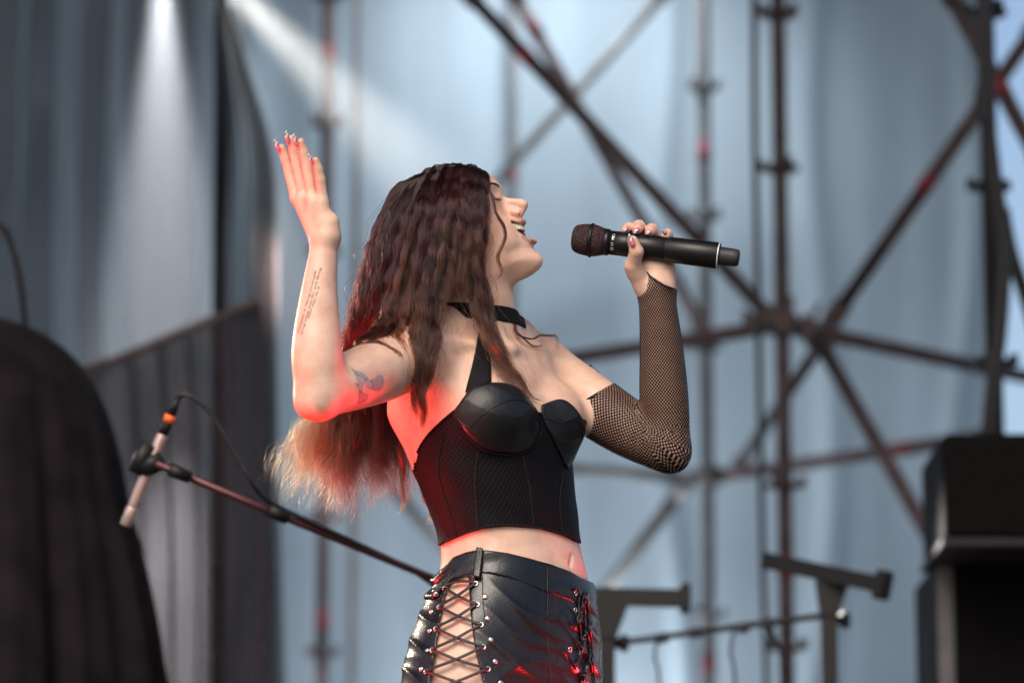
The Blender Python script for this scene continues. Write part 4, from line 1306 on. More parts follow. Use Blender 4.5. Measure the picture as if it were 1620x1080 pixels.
# boots under the trouser legs
M_boot = plain('black_boot_leather', (0.02, 0.018, 0.018), 0.4)
for ank in (ANKR, ANKL):
    w = to_world(ank); fr = FRT[0] * RGT + np.array([0, FRT[2], 0]); fr /= np.linalg.norm(fr)
    sd = np.cross(fr, [0, 0, 1.0])
    sect = [(-0.06, 0.045, 0.0, 0.13), (-0.03, 0.05, 0.0, 0.13), (0.04, 0.047, 0.0, 0.10), (0.12, 0.048, 0.0, 0.065), (0.17, 0.04, 0.0, 0.05), (0.19, 0.02, 0.005, 0.035)]
    V = []
    for x, hw, z0, z1 in sect:
        for s_, z in ((-1, z0), (-1, z1 * 0.7), (-0.5, z1), (0.5, z1), (1, z1 * 0.7), (1, z0)):
            V.append(np.array([w[0], w[1], 0.0]) + fr * x + sd * s_ * hw + np.array([0, 0, z]))
    F = [(i * 6 + j, i * 6 + (j + 1) % 6, (i + 1) * 6 + (j + 1) % 6, (i + 1) * 6 + j) for i in range(5) for j in range(6)] + [tuple(range(5, -1, -1)), tuple(range(30, 36))]
    child_mesh('boot', np.array(V), F, M_boot, person)
    child_mesh('boot_shaft', *tube(np.array([[w[0], w[1], 0.09], [w[0], w[1], max(w[2] + 0.06, 0.2)]]), 0.05, 14), M_boot, person)

# ------------------------------------------------------------------ fishnet sleeve on her left arm
SL_PATH = spline(np.array([[*Q(880, 600, 95)], [*Q(940, 642, 64)], [*Q(1000, 682, 34)], [*Q(1040, 690, 16)], [*Q(1052, 650, 11)], [*Q(1047, 570, 8)], [*Q(1040, 480, 5)], [*Q(1034, 415, 10)]]), 120)
_top = [(895, 748), (898, 700), (905, 668), (918, 648), (936, 633), (965, 617)]
def sleeve_field(P, c=None, rad=None):
    px, py = pix(P)
    d = eval_prims(LARM, P, c, rad)
    d = smin(d, eval_prims(LHAND[:1] + LHAND[1:2], P, c, rad), 10) - 1.6
    reg = poly_sdf(px, py, [(876, 760), (880, 700), (888, 668), (902, 648), (922, 633), (950, 617), (990, 595), (1000, 480), (1006, 466), (1013, 445), (1015, 421), (1030, 436), (1050, 449), (1070, 457), (1120, 470), (1130, 780)])
    return smax(d, reg, 1.2)
sleeve, sv, sf = solid('fishnet_sleeve', sleeve_field, (70, -230, -70), (300, 140, 150), 2.0, M_fishnet, person)
sleeve['label'] = 'black fishnet sleeve from upper arm to palm'
_dd = ((sv[:, None, :] - SL_PATH[None, ::2]) ** 2).sum(2); _i = _dd.argmin(1)
_sp = SL_PATH[::2]; _arc = np.concatenate([[0], np.cumsum(np.linalg.norm(np.diff(_sp, axis=0), axis=1))])
_tg = np.gradient(_sp, axis=0); _tg /= np.linalg.norm(_tg, axis=1, keepdims=True)
_q = sv - _sp[_i]; _al = (_q * _tg[_i]).sum(1)
_bz = np.array([0, 0, 1.0]); _e1 = np.cross(_tg, _bz); _e1 /= np.linalg.norm(_e1, axis=1, keepdims=True); _e2 = np.cross(_e1, _tg)
_an = np.arctan2((_q * _e1[_i]).sum(1), -(_q * _e2[_i]).sum(1) * np.sign(_e2[_i][:, 2]))
uv = np.stack([_an / (2 * math.pi) * 42.0, (_arc[_i] + np.clip(_al, -6, 6)) / 6.0], 1)
_l = sleeve.data.uv_layers.new(name='UVMap'); _ix = np.empty(len(sleeve.data.loops), np.int32); sleeve.data.loops.foreach_get('vertex_index', _ix)
_l.data.foreach_set('uv', uv[_ix].astype(np.float32).ravel())
draped_tube('sleeve_hem', sleeve_field, [(1014, 446), (1016, 424), (1030, 438), (1050, 451), (1066, 457)], 1.5, 0.2, M_lace, sleeve, d0=-120)
draped_tube('sleeve_hem', sleeve_field, [(892, 668), (905, 649), (923, 635), (945, 622)], 1.5, 0.2, M_lace, sleeve, d0=-120)

# ------------------------------------------------------------------ nails, teeth, lashes, brow
def nail(base, tip, toward, w, parent):
    a = np.asarray(base, float); b_ = np.asarray(tip, float)
    t = b_ - a; Ln = np.linalg.norm(t); t /= Ln
    n = np.asarray(toward, float); n = n - t * (n @ t); n /= np.linalg.norm(n); s_ = np.cross(t, n)
    prof = [(0.0, 0.55), (0.12, 0.9), (0.35, 1.0), (0.55, 0.95), (0.72, 0.78), (0.87, 0.5), (0.97, 0.22)]
    V, C = [], []; seg = 10
    for k, (x, ww) in enumerate(prof):
        for j in range(seg):
            an = 2 * math.pi * j / seg
            V.append(a + t * x * Ln + s_ * math.cos(an) * ww * w + n * (math.sin(an) * 1.1 * (0.5 + 0.5 * ww) + 1.2 * (1 - (math.cos(an)) ** 2) - 2.2 * (x - 0.4) ** 2))
            pink = (0.55, 0.16, 0.20)
            C.append(pink if x < 0.5 else ((0.03, 0.02, 0.05) if (j // 2 + k) % 2 else (0.75, 0.68, 0.72)))
    F = [(i * seg + j, i * seg + (j + 1) % seg, (i + 1) * seg + (j + 1) % seg, (i + 1) * seg + j) for i in range(len(prof) - 1) for j in range(seg)]
    F += [tuple(range(seg - 1, -1, -1)), tuple(range((len(prof) - 1) * seg, len(prof) * seg))]
    o = child_mesh('nail', to_world(np.array(V)), F, M_nail, parent)
    at = o.data.color_attributes.new('tint', 'FLOAT_COLOR', 'POINT')
    at.data.foreach_set('color', np.concatenate([np.array(C), np.ones((len(C), 1))], 1).astype(np.float32).ravel())
for b_, t_, w in (((442, 240, -246), (434, 220, -246), 4.2), ((456, 228, -262), (452, 206, -264), 4.6), ((470, 233, -284), (464, 211, -286), 4.4), ((494, 262, -304), (488.5, 242, -306), 3.8)):
    nail(Q(*b_), Q(*t_), np.array([-0.75, 0.1, -0.65]), w, person)
for b_, t_, w, n in (((1002, 390, -43), (994.5, 369, -42), 4.4, (-0.3, 0.2, -1)), ((993, 360, -4), (987, 366, -12), 3.8, (-0.4, 0.7, -0.6)), ((1010, 360, -14), (1002, 370, -19), 4.4, (-0.1, 0.6, -0.8)),
                     ((1030, 364, -16), (1021, 371, -19), 4.2, (-0.1, 0.6, -0.8)), ((1054, 370, -15), (1047, 363, -20), 3.8, (-0.4, 0.6, -0.8))):
    nail(Q(*b_), Q(*t_), np.array(n), w, person)
teeth = []
for k in range(12):
    s_ = (k - 5.5) * 5.1
    c = H(90.5 - 0.0145 * s_ * s_, -36.0 + abs(s_) * 0.10, s_)
    hw = 2.45 if abs(s_) > 6 else 2.9
    a = math.atan(2 * 0.0145 * s_)
    X = HF * math.cos(a) - HS * math.sin(a) * -1; Y = HU; Z = np.cross(X, Y)
    V, F = box((0, 0, 0), 2.0, 5.2, hw)
    V[:, 0] *= 1 - 0.25 * (V[:, 1] < 0); V[:, 2] *= 1 - 0.12 * (V[:, 1] > 0)
    teeth.append((to_world(c + V @ np.stack([X, Y, Z])), F))
tm = child_mesh('teeth', *merge(teeth), M_tooth, person, smooth=False)
bvm = tm.modifiers.new('bevel', 'BEVEL'); bvm.width = 0.0012; bvm.segments = 2
M_tongue = plain('tongue', (0.36, 0.07, 0.06), 0.35, var=0.1)
tg, _, _ = solid('tongue', lambda P, c=None, rad=None: eval_prims([rc(H(56, -58), H(84, -58), 15, 9, 0, (HU, 0.55))], P), H(60, -60) - 50, H(60, -60) + 50, 2.0, M_tongue, person)
parts = []
for k in range(16):
    s_ = 20 + 24 * k / 15
    a = H(80.0 - 0.010 * (s_ - 30) ** 2, 19.5 - 0.015 * (s_ - 31) ** 2, s_)
    a = a + normals_of(head_field, a[None])[0] * -head_field(a[None])[0]
    out = normals_of(head_field, a[None])[0]
    L = 8.0
    pts = [a - out * 0.5, a + out * L * 0.45 - HU * L * 0.35, a + out * L * 0.9 - HU * L * 0.30 + HS * (s_ - 30) * 0.12]
    parts.append(tube(to_world(spline(np.array(pts), 6)), np.linspace(0.00055, 0.00012, 6), 4))
child_mesh('eyelashes', *merge(parts), M_lash, person)
parts = []
for k in range(90):
    t = k / 89.0; s_ = 12 + 34 * t
    u0 = 38 + 6 * math.sin(t * 2.2) + random.uniform(-2.0, 2.0) * (1 - 0.6 * t); a = H(90, u0, s_)
    for _ in range(6):
        a = a - HF * head_field(a[None])[0] * 0.9
    dirv = HS * 1.0 + HU * (0.55 - 0.9 * t); dirv /= np.linalg.norm(dirv)
    pts = np.array([a + HF * 0.3, a + dirv * 3 + HF * 0.6, a + dirv * 6 - HF * 0.2 * t])
    parts.append(tube(to_world(pts), np.array([0.00045, 0.0004, 0.00012]), 3))
child_mesh('eyebrow', *merge(parts), M_brow, person)

# ------------------------------------------------------------------ tattoos
def text_mesh(txt, size):
    cu = bpy.data.curves.new('txt', 'FONT'); cu.body = txt; cu.size = size; cu.resolution_u = 3
    ob = bpy.data.objects.new('txt', cu); scene.collection.objects.link(ob)
    dg = bpy.context.evaluated_depsgraph_get(); me = ob.evaluated_get(dg).to_mesh()
    V = np.array([v.co[:] for v in me.vertices]).reshape(-1, 3); F = [tuple(p.vertices) for p in me.polygons]
    ob.evaluated_get(dg).to_mesh_clear(); bpy.data.objects.remove(ob); bpy.data.curves.remove(cu)
    return V, F
def tint(o, rgb):
    at = o.data.color_attributes.new('tint', 'FLOAT_COLOR', 'POINT')
    rgb = np.asarray(rgb, float)
    if rgb.ndim == 1:
        rgb = np.repeat(rgb[None], len(o.data.vertices), 0)
    at.data.foreach_set('color', np.concatenate([rgb, np.ones((len(rgb), 1))], 1).astype(np.float32).ravel())
parts = []
for txt, a, b_ in (('Success is liking yourself,', (473, 527), (501.5, 428)), ('liking what you do, and liking', (478, 531), (508.5, 424)), ('how you do it', (489, 504), (506, 453))):
    V, F = text_mesh(txt, 1.0)
    w = V[:, 0].max(); a = np.array(a, float); b_ = np.array(b_, float); ex = (b_ - a); Ln = np.linalg.norm(ex); ex /= Ln
    ey = np.array([ex[1], -ex[0]])                     # letters' tops point left
    xy = a + ex * (V[:, 0:1] / w * Ln) + ey * (V[:, 1:2] * 5.0)
    P, N, _ = drape(lambda P: eval_prims(RARM, P), xy, d0=-480, off=0.35)
    parts.append((to_world(P), F))
o = child_mesh('lettering_tattoo', *merge(parts), M_ink, person, smooth=False); tint(o, (0.10, 0.06, 0.07))
c12 = lambda pts: np.array([(530 + x / 12.0, 570 + y / 12.0) for x, y in pts])
SHAPES = [
    (c12([(275, 115), (360, 180), (520, 225), (590, 300), (645, 365), (540, 370), (480, 300), (370, 240)]), 0.13),
    (c12([(650, 370), (750, 340), (800, 285), (860, 270), (910, 310), (935, 400), (900, 520), (830, 585), (760, 580), (700, 550), (720, 450)]), 0.16),
    (c12([(540, 370), (650, 370), (720, 450), (700, 550), (610, 530), (590, 450), (540, 440)]), 0.26),
    (c12([(370, 240), (440, 430), (450, 560), (520, 600), (530, 440), (480, 300)]), 0.20),
    (c12([(365, 430), (440, 435), (440, 510)]), 0.16),
    (c12([(450, 560), (520, 600), (560, 620), (640, 650), (620, 730), (550, 800), (405, 835), (440, 740)]), 0.11)]
V, F, C = [], [], []
gs = 0.55
gx = np.arange(551, 609, gs); gy = np.arange(578, 642, gs)
GX, GY = np.meshgrid(gx, gy, indexing='ij')
sd = [poly_sdf(GX.ravel(), GY.ravel(), p).reshape(GX.shape) for p, g in SHAPES]
face_ov = ((GX - (530 + 560 / 12)) / 3.0) ** 2 + ((GY - (570 + 525 / 12)) / 7.0) ** 2
val = np.ones(GX.shape); 
for dd, (p, g) in zip(sd, SHAPES):
    hatch = 0.5 + 0.5 * np.sin(GX * 3.1 + GY * 0.7)
    edge_d = np.clip(1 + dd / 0.9, 0, 1)
    v_ = (g + 0.20 * hatch) * 1.35 * (1 - edge_d) + 0.05 * edge_d
    val = np.where(dd < 0, np.minimum(val, v_), val)
val = np.where(face_ov < 1, 1.0, val)
cells = np.argwhere((val[:-1, :-1] < 0.9) & (val[1:, 1:] < 0.9))
ids = {}
for i, j in cells:
    q = []
    for di, dj in ((0, 0), (0, 1), (1, 1), (1, 0)):
        key = (i + di, j + dj)
        if key not in ids:
            ids[key] = len(V); V.append((gx[key[0]], gy[key[1]])); g = min(val[key], 0.4); C.append((g * 0.97, g * 0.96, g * 1.0))
        q.append(ids[key])
    F.append(tuple(q))
P, N, _ = drape(lambda P: eval_prims(RARM, P), np.array(V), d0=-480, off=0.3)
o = child_mesh('figure_tattoo', to_world(P), F, M_ink, person); tint(o, np.array(C))

# ------------------------------------------------------------------ hand-held microphone
M_micbody = plain('microphone_body', (0.005, 0.005, 0.0055), 0.36, 0.0, 0.2, 200, 0.0, 0.32)
def grille():
    m = Mat('microphone_grille'); tc = m.node('UVMap'); 
    vo = m.node('TexVoronoi'); vo.inputs['Scale'].default_value = 1.0; vo.feature = 'DISTANCE_TO_EDGE'
    m.ln(tc.outputs[0], vo.inputs['Vector'])
    r = m.ramp(vo.outputs['Distance'], (0.030, 0.024, 0.025), (0.055, 0.003, 0.004), 0.05, 0.2)
    m.ln(r.outputs[0], m.b.inputs['Base Color']); m.set(Roughness=0.45, Metallic=0.3)
    inv = m.node('Math'); inv.operation = 'MULTIPLY'; inv.inputs[1].default_value = -1; m.ln(vo.outputs['Distance'], inv.inputs[0])
    m.bump(inv.outputs[0], 0.8, 0.003)
    return m.m
M_grille = grille()
M_silver = plain('silver_print', (0.65, 0.65, 0.65), 0.35, 0.3, 0.05)
MA, MB_ = Q(905, 376.5, 14), Q(1170, 408.5, -26)
mdir = (MB_ - MA) / np.linalg.norm(MB_ - MA)
mic = empty('handheld_microphone', to_world((MA + MB_) / 2))
tag(mic, 'black handheld wireless microphone with red-tinted mesh head held in the raised fist', 'microphone')
def mic_part(name, prof, mat, parent, seg=36):
    V, F = lathe(MA, MB_, prof, seg)
    o = child_mesh(name, to_world(V), F, mat, parent)
    l = o.data.uv_layers.new(name='UVMap'); ix = np.empty(len(o.data.loops), np.int32); o.data.loops.foreach_get('vertex_index', ix)
    ring = ix // seg; a = ix % seg
    s_ = np.array([p[0] for p in prof])[ring.clip(0, len(prof) - 1)]
    l.data.foreach_set('uv', np.stack([a * (64.0 / seg), s_ / 1.8], 1).astype(np.float32).ravel())
    return o
gr = mic_part('grille', [(0, 4), (0.4, 12), (2, 17.5), (6, 21.5), (14, 24), (24, 25.3), (29, 25.6)], M_grille, mic, 40)
mic_part('grille_rear', [(33, 25.6), (38, 25.2), (46, 23.0), (53, 20.8)], M_grille, mic, 40)
mic_part('grille_band', [(28.4, 25.0), (28.8, 27.0), (31, 27.6), (33.2, 27.0), (33.6, 25.0)], M_micbody, mic)
mic_part('collar', [(52.6, 20.5), (53, 21.8), (60, 20.8), (60.4, 19.6)], plain('collar_metal', (0.03, 0.03, 0.032), 0.3, 0.8), mic)
mb = mic_part('body', [(60, 17.5), (60.3, 19.2), (90, 19.6), (92, 19.3), (92.6, 19.8), (150, 20.4), (150.5, 20.0), (151.2, 20.0), (151.8, 20.5), (234, 21.0), (236.5, 20.2)], M_micbody, mic)
mic_part('trim_ring', [(233.6, 20.6), (234.2, 21.5), (235.4, 21.5), (236, 20.6)], M_silver, mic)
mic_part('antenna_cap', [(235, 15), (237, 14.6), (258, 14.0), (265, 13.4), (267.5, 11.5), (268.3, 6)], plain('cap_plastic', (0.02, 0.018, 0.02), 0.5), mic)
V, F = text_mesh('V7  MC1', 1.0)
mup = np.array([0, 1.0, 0]); mup -= mdir * (mup @ mdir); mup /= np.linalg.norm(mup); mtow = np.cross(mdir, mup); mtow *= np.sign(-mtow[2])
def wrap_text(V, s0, size, ang0):
    P = []
    for x, y, z in V:
        an = ang0 + x * size / 19.7
        P.append(MA + mdir * (s0 - y * size) + 19.75 * (mup * math.sin(an) + mtow * math.cos(an)))
    return to_world(np.array(P))
child_mesh('lettering', wrap_text(V, 69.5, 6.2, -0.30), F, M_silver, mb, smooth=False)
sq = np.array([(0, 0, 0), (0.7, 0, 0), (0.7, 0.7, 0), (0, 0.7, 0), (0.15, 0.15, 0), (0.55, 0.15, 0), (0.55, 0.55, 0), (0.15, 0.55, 0)], float)
child_mesh('emblem', wrap_text(sq, 69.5, 6.2, -0.62), [(0, 1, 5, 4), (1, 2, 6, 5), (2, 3, 7, 6), (3, 0, 4, 7)], M_silver, mb, smooth=False)
# ------------------------------------------------------------------ hair
def hair_material():
    m = bpy.data.materials.new('wavy_hair'); m.use_nodes = True; t = m.node_tree; t.nodes.clear()
    out = t.nodes.new('ShaderNodeOutputMaterial'); h = t.nodes.new('ShaderNodeBsdfHairPrincipled'); a = t.nodes.new('ShaderNodeAttribute')
    a.attribute_name = 'tint'
    h.model = 'CHIANG'; h.parametrization = 'COLOR'
    t.links.new(a.outputs['Color'], h.inputs['Color']); t.links.new(h.outputs[0], out.inputs[0])
    h.inputs['Roughness'].default_value = 0.30; h.inputs['Radial Roughness'].default_value = 0.45; h.inputs['IOR'].default_value = 1.42
    h.inputs['Random Roughness'].default_value = 0.3; h.inputs['Coat'].default_value = 0.0
    return m
M_hair = hair_material()
M_hairbase = plain('hair_underlayer', (0.022, 0.010, 0.008), 0.7, var=0.4, scale=60)

NG = [  # outer layer, near side, from the face backwards
    [(761, 282, -2), (764, 308, -48), (766, 342, -70), (762, 385, -80), (759, 428, -86), (774, 468, -92), (784, 512, -100), (804, 560, -116), (830, 604, -124), (853, 636, -116)],
    [(754, 276, 0), (754, 312, -64), (754, 355, -82), (749, 400, -92), (744, 445, -98), (752, 490, -104), (768, 530, -112), (786, 572, -124), (806, 606, -134)],
    [(750, 271, 2), (744, 315, -70), (742, 360, -88), (737, 405, -97), (732, 450, -104), (733, 485, -108), (742, 520, -112), (752, 545, -116)],
    [(736, 267, 4), (724, 320, -74), (717, 370, -92), (709, 420, -101), (699, 465, -110), (688, 505, -140), (678, 560, -172), (671, 612, -180), (668, 672, -174)],
    [(719, 265, 5), (702, 320, -74), (692, 375, -92), (681, 425, -102), (670, 470, -114), (660, 510, -145), (655, 560, -175), (658, 610, -184), (664, 655, -180)],
    [(701, 266, 6), (681, 320, -70), (666, 375, -88), (653, 430, -100), (641, 475, -110), (630, 512, -140), (622, 545, -180), (632, 575, -196), (640, 606, -196)],
    [(683, 270, 6), (659, 325, -66), (641, 380, -84), (626, 435, -95), (613, 480, -105), (600, 515, -130), (586, 545, -190), (598, 566, -206), (622, 590, -206)],
]
BG = [  # goes down behind the shoulder and streams out below the raised arm
    [(722, 270, -14), (706, 330, -64), (692, 390, -80), (676, 445, -84), (658, 490, -70), (648, 530, -30), (648, 590, 20), (650, 660, 40), (650, 730, 40), (662, 792, 30)],
    [(706, 270, -12), (686, 330, -62), (668, 390, -78), (652, 445, -82), (634, 495, -66), (624, 540, -20), (622, 600, 24), (626, 670, 40), (624, 740, 38), (640, 806, 30)],
    [(690, 272, -10), (664, 330, -60), (646, 390, -76), (630, 445, -80), (612, 498, -66), (602, 545, -20), (600, 610, 22), (600, 680, 34), (596, 750, 34), (604, 815, 28)],
    [(675, 275, -8), (646, 330, -56), (628, 390, -72), (612, 445, -78), (596, 500, -66), (584, 548, -24), (578, 610, 16), (574, 680, 28), (562, 750, 28), (560, 828, 22)],
    [(662, 280, -6), (632, 335, -50), (614, 392, -66), (600, 447, -70), (584, 502, -62), (572, 552, -26), (560, 615, 8), (548, 685, 20), (528, 752, 22), (520, 818, 18)],
    [(652, 285, -4), (620, 338, -42), (603, 394, -56), (589, 448, -60), (574, 505, -54), (561, 556, -24), (545, 615, 2), (522, 684, 12), (492, 750, 14), (474, 806, 12)],
    [(645, 289, 0), (612, 342, -30), (597, 398, -42), (582, 452, -44), (567, 508, -36), (553, 560, -14), (528, 622, 0), (496, 690, 6), (458, 746, 8), (432, 786, 8)],
    [(640, 291, 6), (607, 345, -12), (592, 402, -20), (577, 456, -20), (561, 512, -14), (548, 562, 0), (516, 624, 8), (476, 684, 10), (440, 730, 10), (420, 766, 10)],
]
FG = [  # far side
    [(764, 282, 8), (752, 320, 74), (745, 370, 92), (735, 425, 100), (722, 480, 106), (712, 540, 110), (700, 610, 100), (690, 690, 80)],
    [(736, 268, 10), (715, 325, 84), (700, 380, 100), (686, 435, 106), (672, 495, 106), (662, 560, 100), (654, 640, 84), (648, 720, 66)],
    [(704, 268, 10), (676, 325, 76), (655, 385, 92), (638, 440, 94), (622, 500, 88), (612, 570, 76), (605, 650, 62), (600, 740, 50)],
    [(665, 280, 22), (636, 332, 52), (616, 390, 62), (600, 450, 60), (584, 510, 50), (572, 570, 44), (560, 640, 38), (548, 720, 34)],
    [(648, 288, 14), (616, 338, 20), (600, 396, 22), (586, 452, 20), (572, 510, 20), (560, 566, 24), (548, 630, 28), (530, 700, 28)],
]
K = 56
def guide_set(gs):
    out = []
    for g in gs:
        c = np.array([Q(*p) for p in g]); r = H(0, 30) - c[0]
        out.append(spline(np.vstack([c[0] + r / np.linalg.norm(r) * 13, c]), K))
    return np.array(out)
NGC, BGC, FGC = guide_set(NG), guide_set(BG), guide_set(FG)

strand_p, strand_r, strand_c = [], [], []
S = np.linspace(0, 1, K)
def clump(g, n,  w0, w1, w2, amp, lam, tone, tip, r0=0.29, straggle=0.06, tip_from=0.6, cut=(0.88, 1.0), ampstart=0.12, damp=1.0):
    g = g.copy()
    seg = np.linalg.norm(np.diff(g, axis=0), axis=1); L = np.concatenate([[0], np.cumsum(seg)])
    tan = np.gradient(g, axis=0); tan /= np.linalg.norm(tan, axis=1, keepdims=True) + 1e-9
    zz = np.array([0, 0, 1.0]); nrm = np.cross(tan, zz); nrm /= np.linalg.norm(nrm, axis=1, keepdims=True) + 1e-9
    bz = np.cross(nrm, tan)
    ph0 = (g[20, 0] / 60.0) + rng.normal(0, 0.5)          # neighbouring locks wave together
    lam = lam * rng.uniform(0.93, 1.07)
    A = amp * np.clip((S - ampstart) / 0.18, 0, 1) * (1 - (1 - damp) * S)
    width = np.where(S < 0.35, w0 + (w1 - w0) * S / 0.35, w1 + (w2 - w1) * (S - 0.35) / 0.65)
    for _ in range(n):
        r = math.sqrt(rng.uniform()); a = rng.uniform(0, 2 * math.pi)
        ox, oz = r * math.cos(a), r * math.sin(a) * 0.8
        ph = ph0 + rng.normal(0, 0.3) + L / lam * 2 * math.pi * (1 + rng.normal(0, 0.02)) 
        a_ = A * rng.uniform(0.75, 1.25)
        st = rng.normal(0, straggle, 2)
        drift = (S ** 2)[:, None] * L[-1] * (nrm * st[0] + bz * st[1] * 0.7)
        p = g + nrm * (ox * width + a_ * np.sin(ph))[:, None] + bz * (oz * width + 0.75 * a_ * np.cos(ph))[:, None] + drift
        p += rng.normal(0, 0.25, (1, 3))
        end = rng.uniform(*cut)
        k = np.linspace(0, end * (K - 1), K); i = np.minimum(k.astype(int), K - 2); f = (k - i)[:, None]
        p = p[i] * (1 - f) + p[i + 1] * f
        strand_p.append(p)
        strand_r.append(r0 * rng.uniform(0.75, 1.2) * np.interp(S, [0, 0.1, 0.8, 1], [0.9, 1, 0.85, 0.25]))
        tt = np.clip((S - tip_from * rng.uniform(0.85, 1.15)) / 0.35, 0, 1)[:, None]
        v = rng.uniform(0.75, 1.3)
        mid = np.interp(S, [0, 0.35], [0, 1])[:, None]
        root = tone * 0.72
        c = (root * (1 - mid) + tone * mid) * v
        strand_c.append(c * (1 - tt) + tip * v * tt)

DARK = np.array([0.015, 0.0036, 0.0040]); WARM = np.array([0.028, 0.0080, 0.0062]); BROWN = np.array([0.050, 0.0175, 0.0088]); BACKLIT_BLOND = np.array([0.34, 0.215, 0.115]); RED_LIT_TIP = np.array([0.045, 0.012, 0.010])  # the blond and red tip tones hold backlight and red lamp light
def between(gc, t):
    i = min(int(t), len(gc) - 2); f = t - i
    return gc[i] * (1 - f) + gc[i + 1] * f
def jit(g, s):
    o = rng.normal(0, 1, 3) * s * np.array([1, 0.4, 0.8])
    b_ = rng.normal(0, s * 0.9, 3)
    return g + o * np.clip(S / 0.2, 0.3, 1)[:, None] + b_ * np.sin(S * math.pi * rng.uniform(0.8, 1.8))[:, None]
# inner layer that streams away behind her
for k in range(120):
    t = rng.uniform(0, 7)
    g = jit(between(BGC, t), 5)
    g[:, 2] += rng.uniform(-4, 26)
    tipc = BACKLIT_BLOND * rng.uniform(0.5, 1.2) if t > 4.3 + rng.normal(0, 0.6) else RED_LIT_TIP * rng.uniform(0.6, 1.5)  # light painted into the tips: blond backlight at left, lamp red elsewhere
    lim = rng.uniform(0.84, 1.03)
    g = g[0] + (spline(g, K) - g[0]) if lim > 1 else spline(g[:max(20, int(K * lim))], K)
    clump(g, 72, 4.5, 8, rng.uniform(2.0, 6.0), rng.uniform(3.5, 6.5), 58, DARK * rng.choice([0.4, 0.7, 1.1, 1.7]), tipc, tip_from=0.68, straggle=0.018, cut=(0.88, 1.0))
# outer curls over the near side
for k in range(120):
    t = 6 * (k + rng.uniform(0, 1)) / 120
    g = jit(between(NGC, t), 2.4)
    g[:, 2] += rng.uniform(-8, 8)
    lim = 1.0
    if 1.2 < t < 2.6 or rng.uniform() < 0.74:
        lim = rng.uniform(0.54, 0.72)               # most of it is gathered behind the shoulder
    kk = np.linspace(0, lim * (K - 1), K); i = np.minimum(kk.astype(int), K - 2); f = (kk - i)[:, None]
    g = g[i] * (1 - f) + g[i + 1] * f
    clump(g, 64, 4.5, 7.0, 1.6, rng.uniform(1.8, 3.2), 46, (DARK if rng.uniform() < 0.72 else WARM) * rng.choice([0.35, 0.6, 0.9, 1.3, 1.9]), BROWN * rng.choice([0.5, 0.9, 1.4]), tip_from=0.55, straggle=0.012, cut=(0.86, 1.0))
for k in range(40):
    g = jit(between(FGC, rng.uniform(0, 4)), 5)
    clump(g, 50, 5, 10, 6, 4.5, 55, DARK * rng.uniform(0.7, 1.2), RED_LIT_TIP, tip_from=0.7, straggle=0.03)
# crown: short covering strands from the parting
for k in range(60):
    t = rng.uniform(0, 6); g0 = between(NGC, t)[:30]
    g = spline(g0, K); g = jit(g, 2.5); g[:, 2] += rng.uniform(0, 14); g[:, :2] += HU[:2] * rng.uniform(-2, 3)
    clump(g, 46, 6, 9, 5, 2.0, 50, DARK * rng.uniform(0.65, 1.15), DARK * 1.2, straggle=0.02, ampstart=0.35)
# single locks that show on their own
LOCKS = [
    ([(764, 284, -40), (775, 305, -62), (783, 330, -76), (796, 360, -80), (797, 385, -82), (787, 410, -84), (792, 432, -86), (780, 448, -90)], 34, 2.6, 3.0, 1.0, 1.6),
    ([(768, 440, -88), (778, 470, -96), (774, 500, -102), (790, 540, -112), (812, 585, -124), (838, 622, -126), (862, 640, -112)], 40, 3.0, 3.4, 0.8, 2.6),
    ([(690, 500, -130), (686, 540, -168), (676, 590, -184), (668, 640, -186), (672, 678, -180)], 150, 7, 11, 2.0, 3.0),
    ([(676, 495, -125), (664, 540, -168), (652, 585, -186), (655, 625, -190), (662, 662, -186)], 120, 6, 9, 1.5, 3.0),
    ([(640, 500, -120), (610, 528, -180), (590, 545, -200), (600, 558, -208), (628, 580, -208)], 70, 5, 5, 1.0, 2.2),
    ([(610, 510, -110), (575, 532, -190), (566, 548, -214), (600, 556, -214), (634, 568, -210)], 60, 5, 4, 1.0, 2.0),
    ([(808, 500, -20), (818, 528, -40), (836, 535, -30), (862, 530, 20), (880, 532, 40), (882, 556, 50)], 16, 1.5, 1.5, 0.6, 1.2),
    ([(810, 506, -20), (822, 530, -36), (840, 545, -20), (862, 548, 20)], 12, 1.2, 1.4, 0.6, 1.2),
    ([(918, 594, 92), (928, 588, 88), (937, 590, 86), (938, 598, 86), (931, 604, 88)], 16, 1.4, 1.8, 1.0, 0.2),
    ([(660, 640, -20), (652, 700, 0), (660, 750, 10), (672, 790, 10), (690, 800, 10)], 40, 3, 4, 1.5, 3.0),
    ([(650, 660, -10), (634, 720, 10), (640, 770, 10), (630, 815, 10)], 36, 3, 4, 1.5, 3.5),
    ([(668, 700, 0), (676, 760, 10), (684, 800, 12), (672, 832, 12)], 30, 2.5, 3, 1.2, 3.0),
]
for pts, n, w0, w1, w2, amp in LOCKS:
    g = spline(np.array([Q(*p) for p in pts]), K)
    clump(g, n, w0, w1, w2, amp, 60, WARM * 0.8, BROWN, tip_from=0.45, straggle=0.012, ampstart=0.0)
# fly-aways
for k in range(150):
    src = BGC if rng.uniform() < 0.6 else NGC
    g = jit(between(src, rng.uniform(0, len(src) - 1.01)), 9)
    clump(g, 1, 1, 1, 1, 6, 58, WARM, BROWN, r0=0.22, straggle=0.035)

SP = np.array(strand_p); SR = np.array(strand_r); SC = np.array(strand_c)
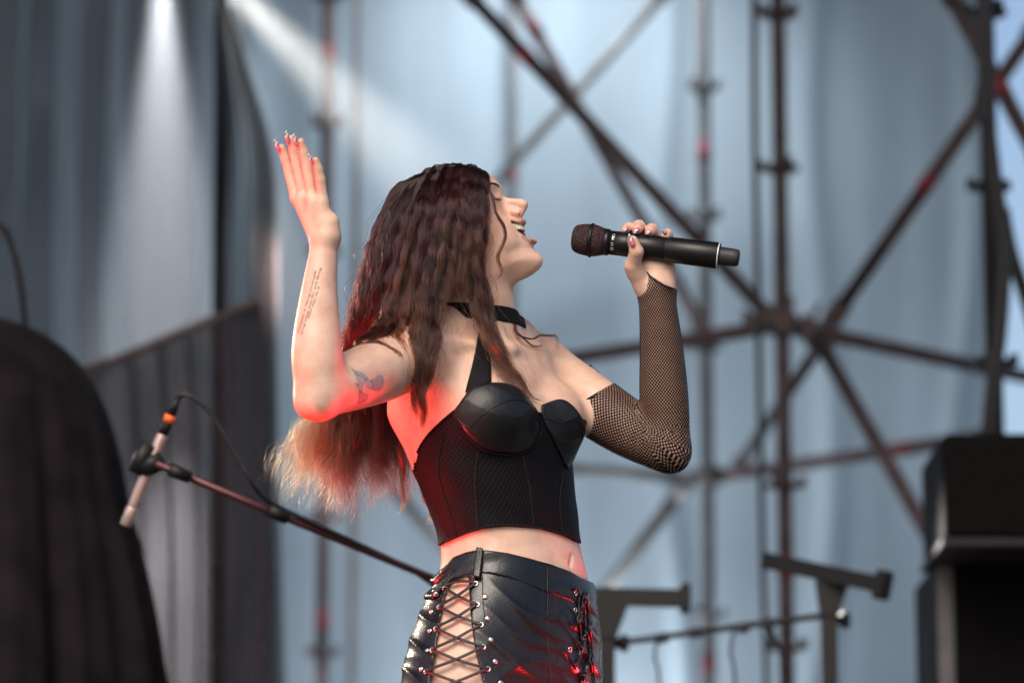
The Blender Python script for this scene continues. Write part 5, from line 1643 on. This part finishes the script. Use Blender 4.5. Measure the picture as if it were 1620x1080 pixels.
# keep strands outside the body
full = SP.reshape(-1, 3)
flat = full[::2].copy()
dd = np.concatenate([trunk_field(c) for c in np.array_split(flat, 40)])
hd = np.concatenate([np.minimum(d_, 1e3) for d_ in [eval_prims(head[:2] + NECK[:2], c) for c in np.array_split(flat, 20)]])
dm = np.minimum(dd, hd)
bad = dm < 1.5
if bad.any():
    q = flat[bad]
    both = lambda P: np.minimum(trunk_field(P), eval_prims(head[:2] + NECK[:2], P))
    nb = normals_of(both, q)
    push = np.zeros_like(flat); push[bad] = nb * np.minimum(2.5 - dm[bad], 14)[:, None]
    push = np.repeat(push, 2, 0).reshape(len(SP), K, 3); push[:, :7] *= np.clip((np.arange(7) - 2) / 5, 0, 1)[None, :, None]
    full = full + push.reshape(-1, 3)
SP = full.reshape(SP.shape)
n = len(SP)
HW = to_world(SP.reshape(-1, 3)); hc = HW.mean(0)

# the mass under the strands, a closed mesh that carries them
under = [el(H(-10, 44), HAX, (93, 69, 72), 0)]
for gc, lo_, hi_, r in ((NGC[2:], 4, 30, 13), (BGC, 4, 44, 13), (FGC, 4, 40, 14)):
    for g in gc:
        pts = g[lo_:hi_:6] + np.array([0, 0, 10.0 if gc is not FGC else -10.0])
        rr = np.linspace(r, r * 0.5, len(pts))
        for i in range(len(pts) - 1):
            under.append(rc(pts[i], pts[i + 1], rr[i], rr[i + 1], 6))
def under_field(P, c=None, rad=None):
    d = eval_prims(under, P, c, rad)
    q = (P - HO) @ HAX.T
    face = np.minimum(q[:, 0] - (8 + 0.72 * q[:, 1]), 60.0)
    return smax(d, np.where(q[:, 1] > -125, face * 0.8, -50.0), 4)
hair, _, _ = solid('hair', under_field, (-330, -240, -130), (20, 290, 140), 4.0, M_hairbase, person)
hair['label'] = 'long wavy dark brown hair with lighter ends'
hcv = bpy.data.hair_curves.new('hair_strands')
hcv.add_curves([K] * n)
hcv.attributes['position'].data.foreach_set('vector', (HW - hc).astype(np.float32).ravel())
ra = hcv.attributes.get('radius') or hcv.attributes.new('radius', 'FLOAT', 'POINT')
ra.data.foreach_set('value', (SR.ravel() * 0.001).astype(np.float32))
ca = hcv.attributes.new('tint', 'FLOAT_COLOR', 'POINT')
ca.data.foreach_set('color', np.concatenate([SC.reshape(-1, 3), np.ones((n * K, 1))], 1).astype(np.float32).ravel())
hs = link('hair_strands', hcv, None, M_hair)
hs.location = hc
hs.parent = hair; hs.matrix_parent_inverse = Matrix.Translation(hair.location).inverted()
hs['kind'] = 'stuff'
print('strands', n)
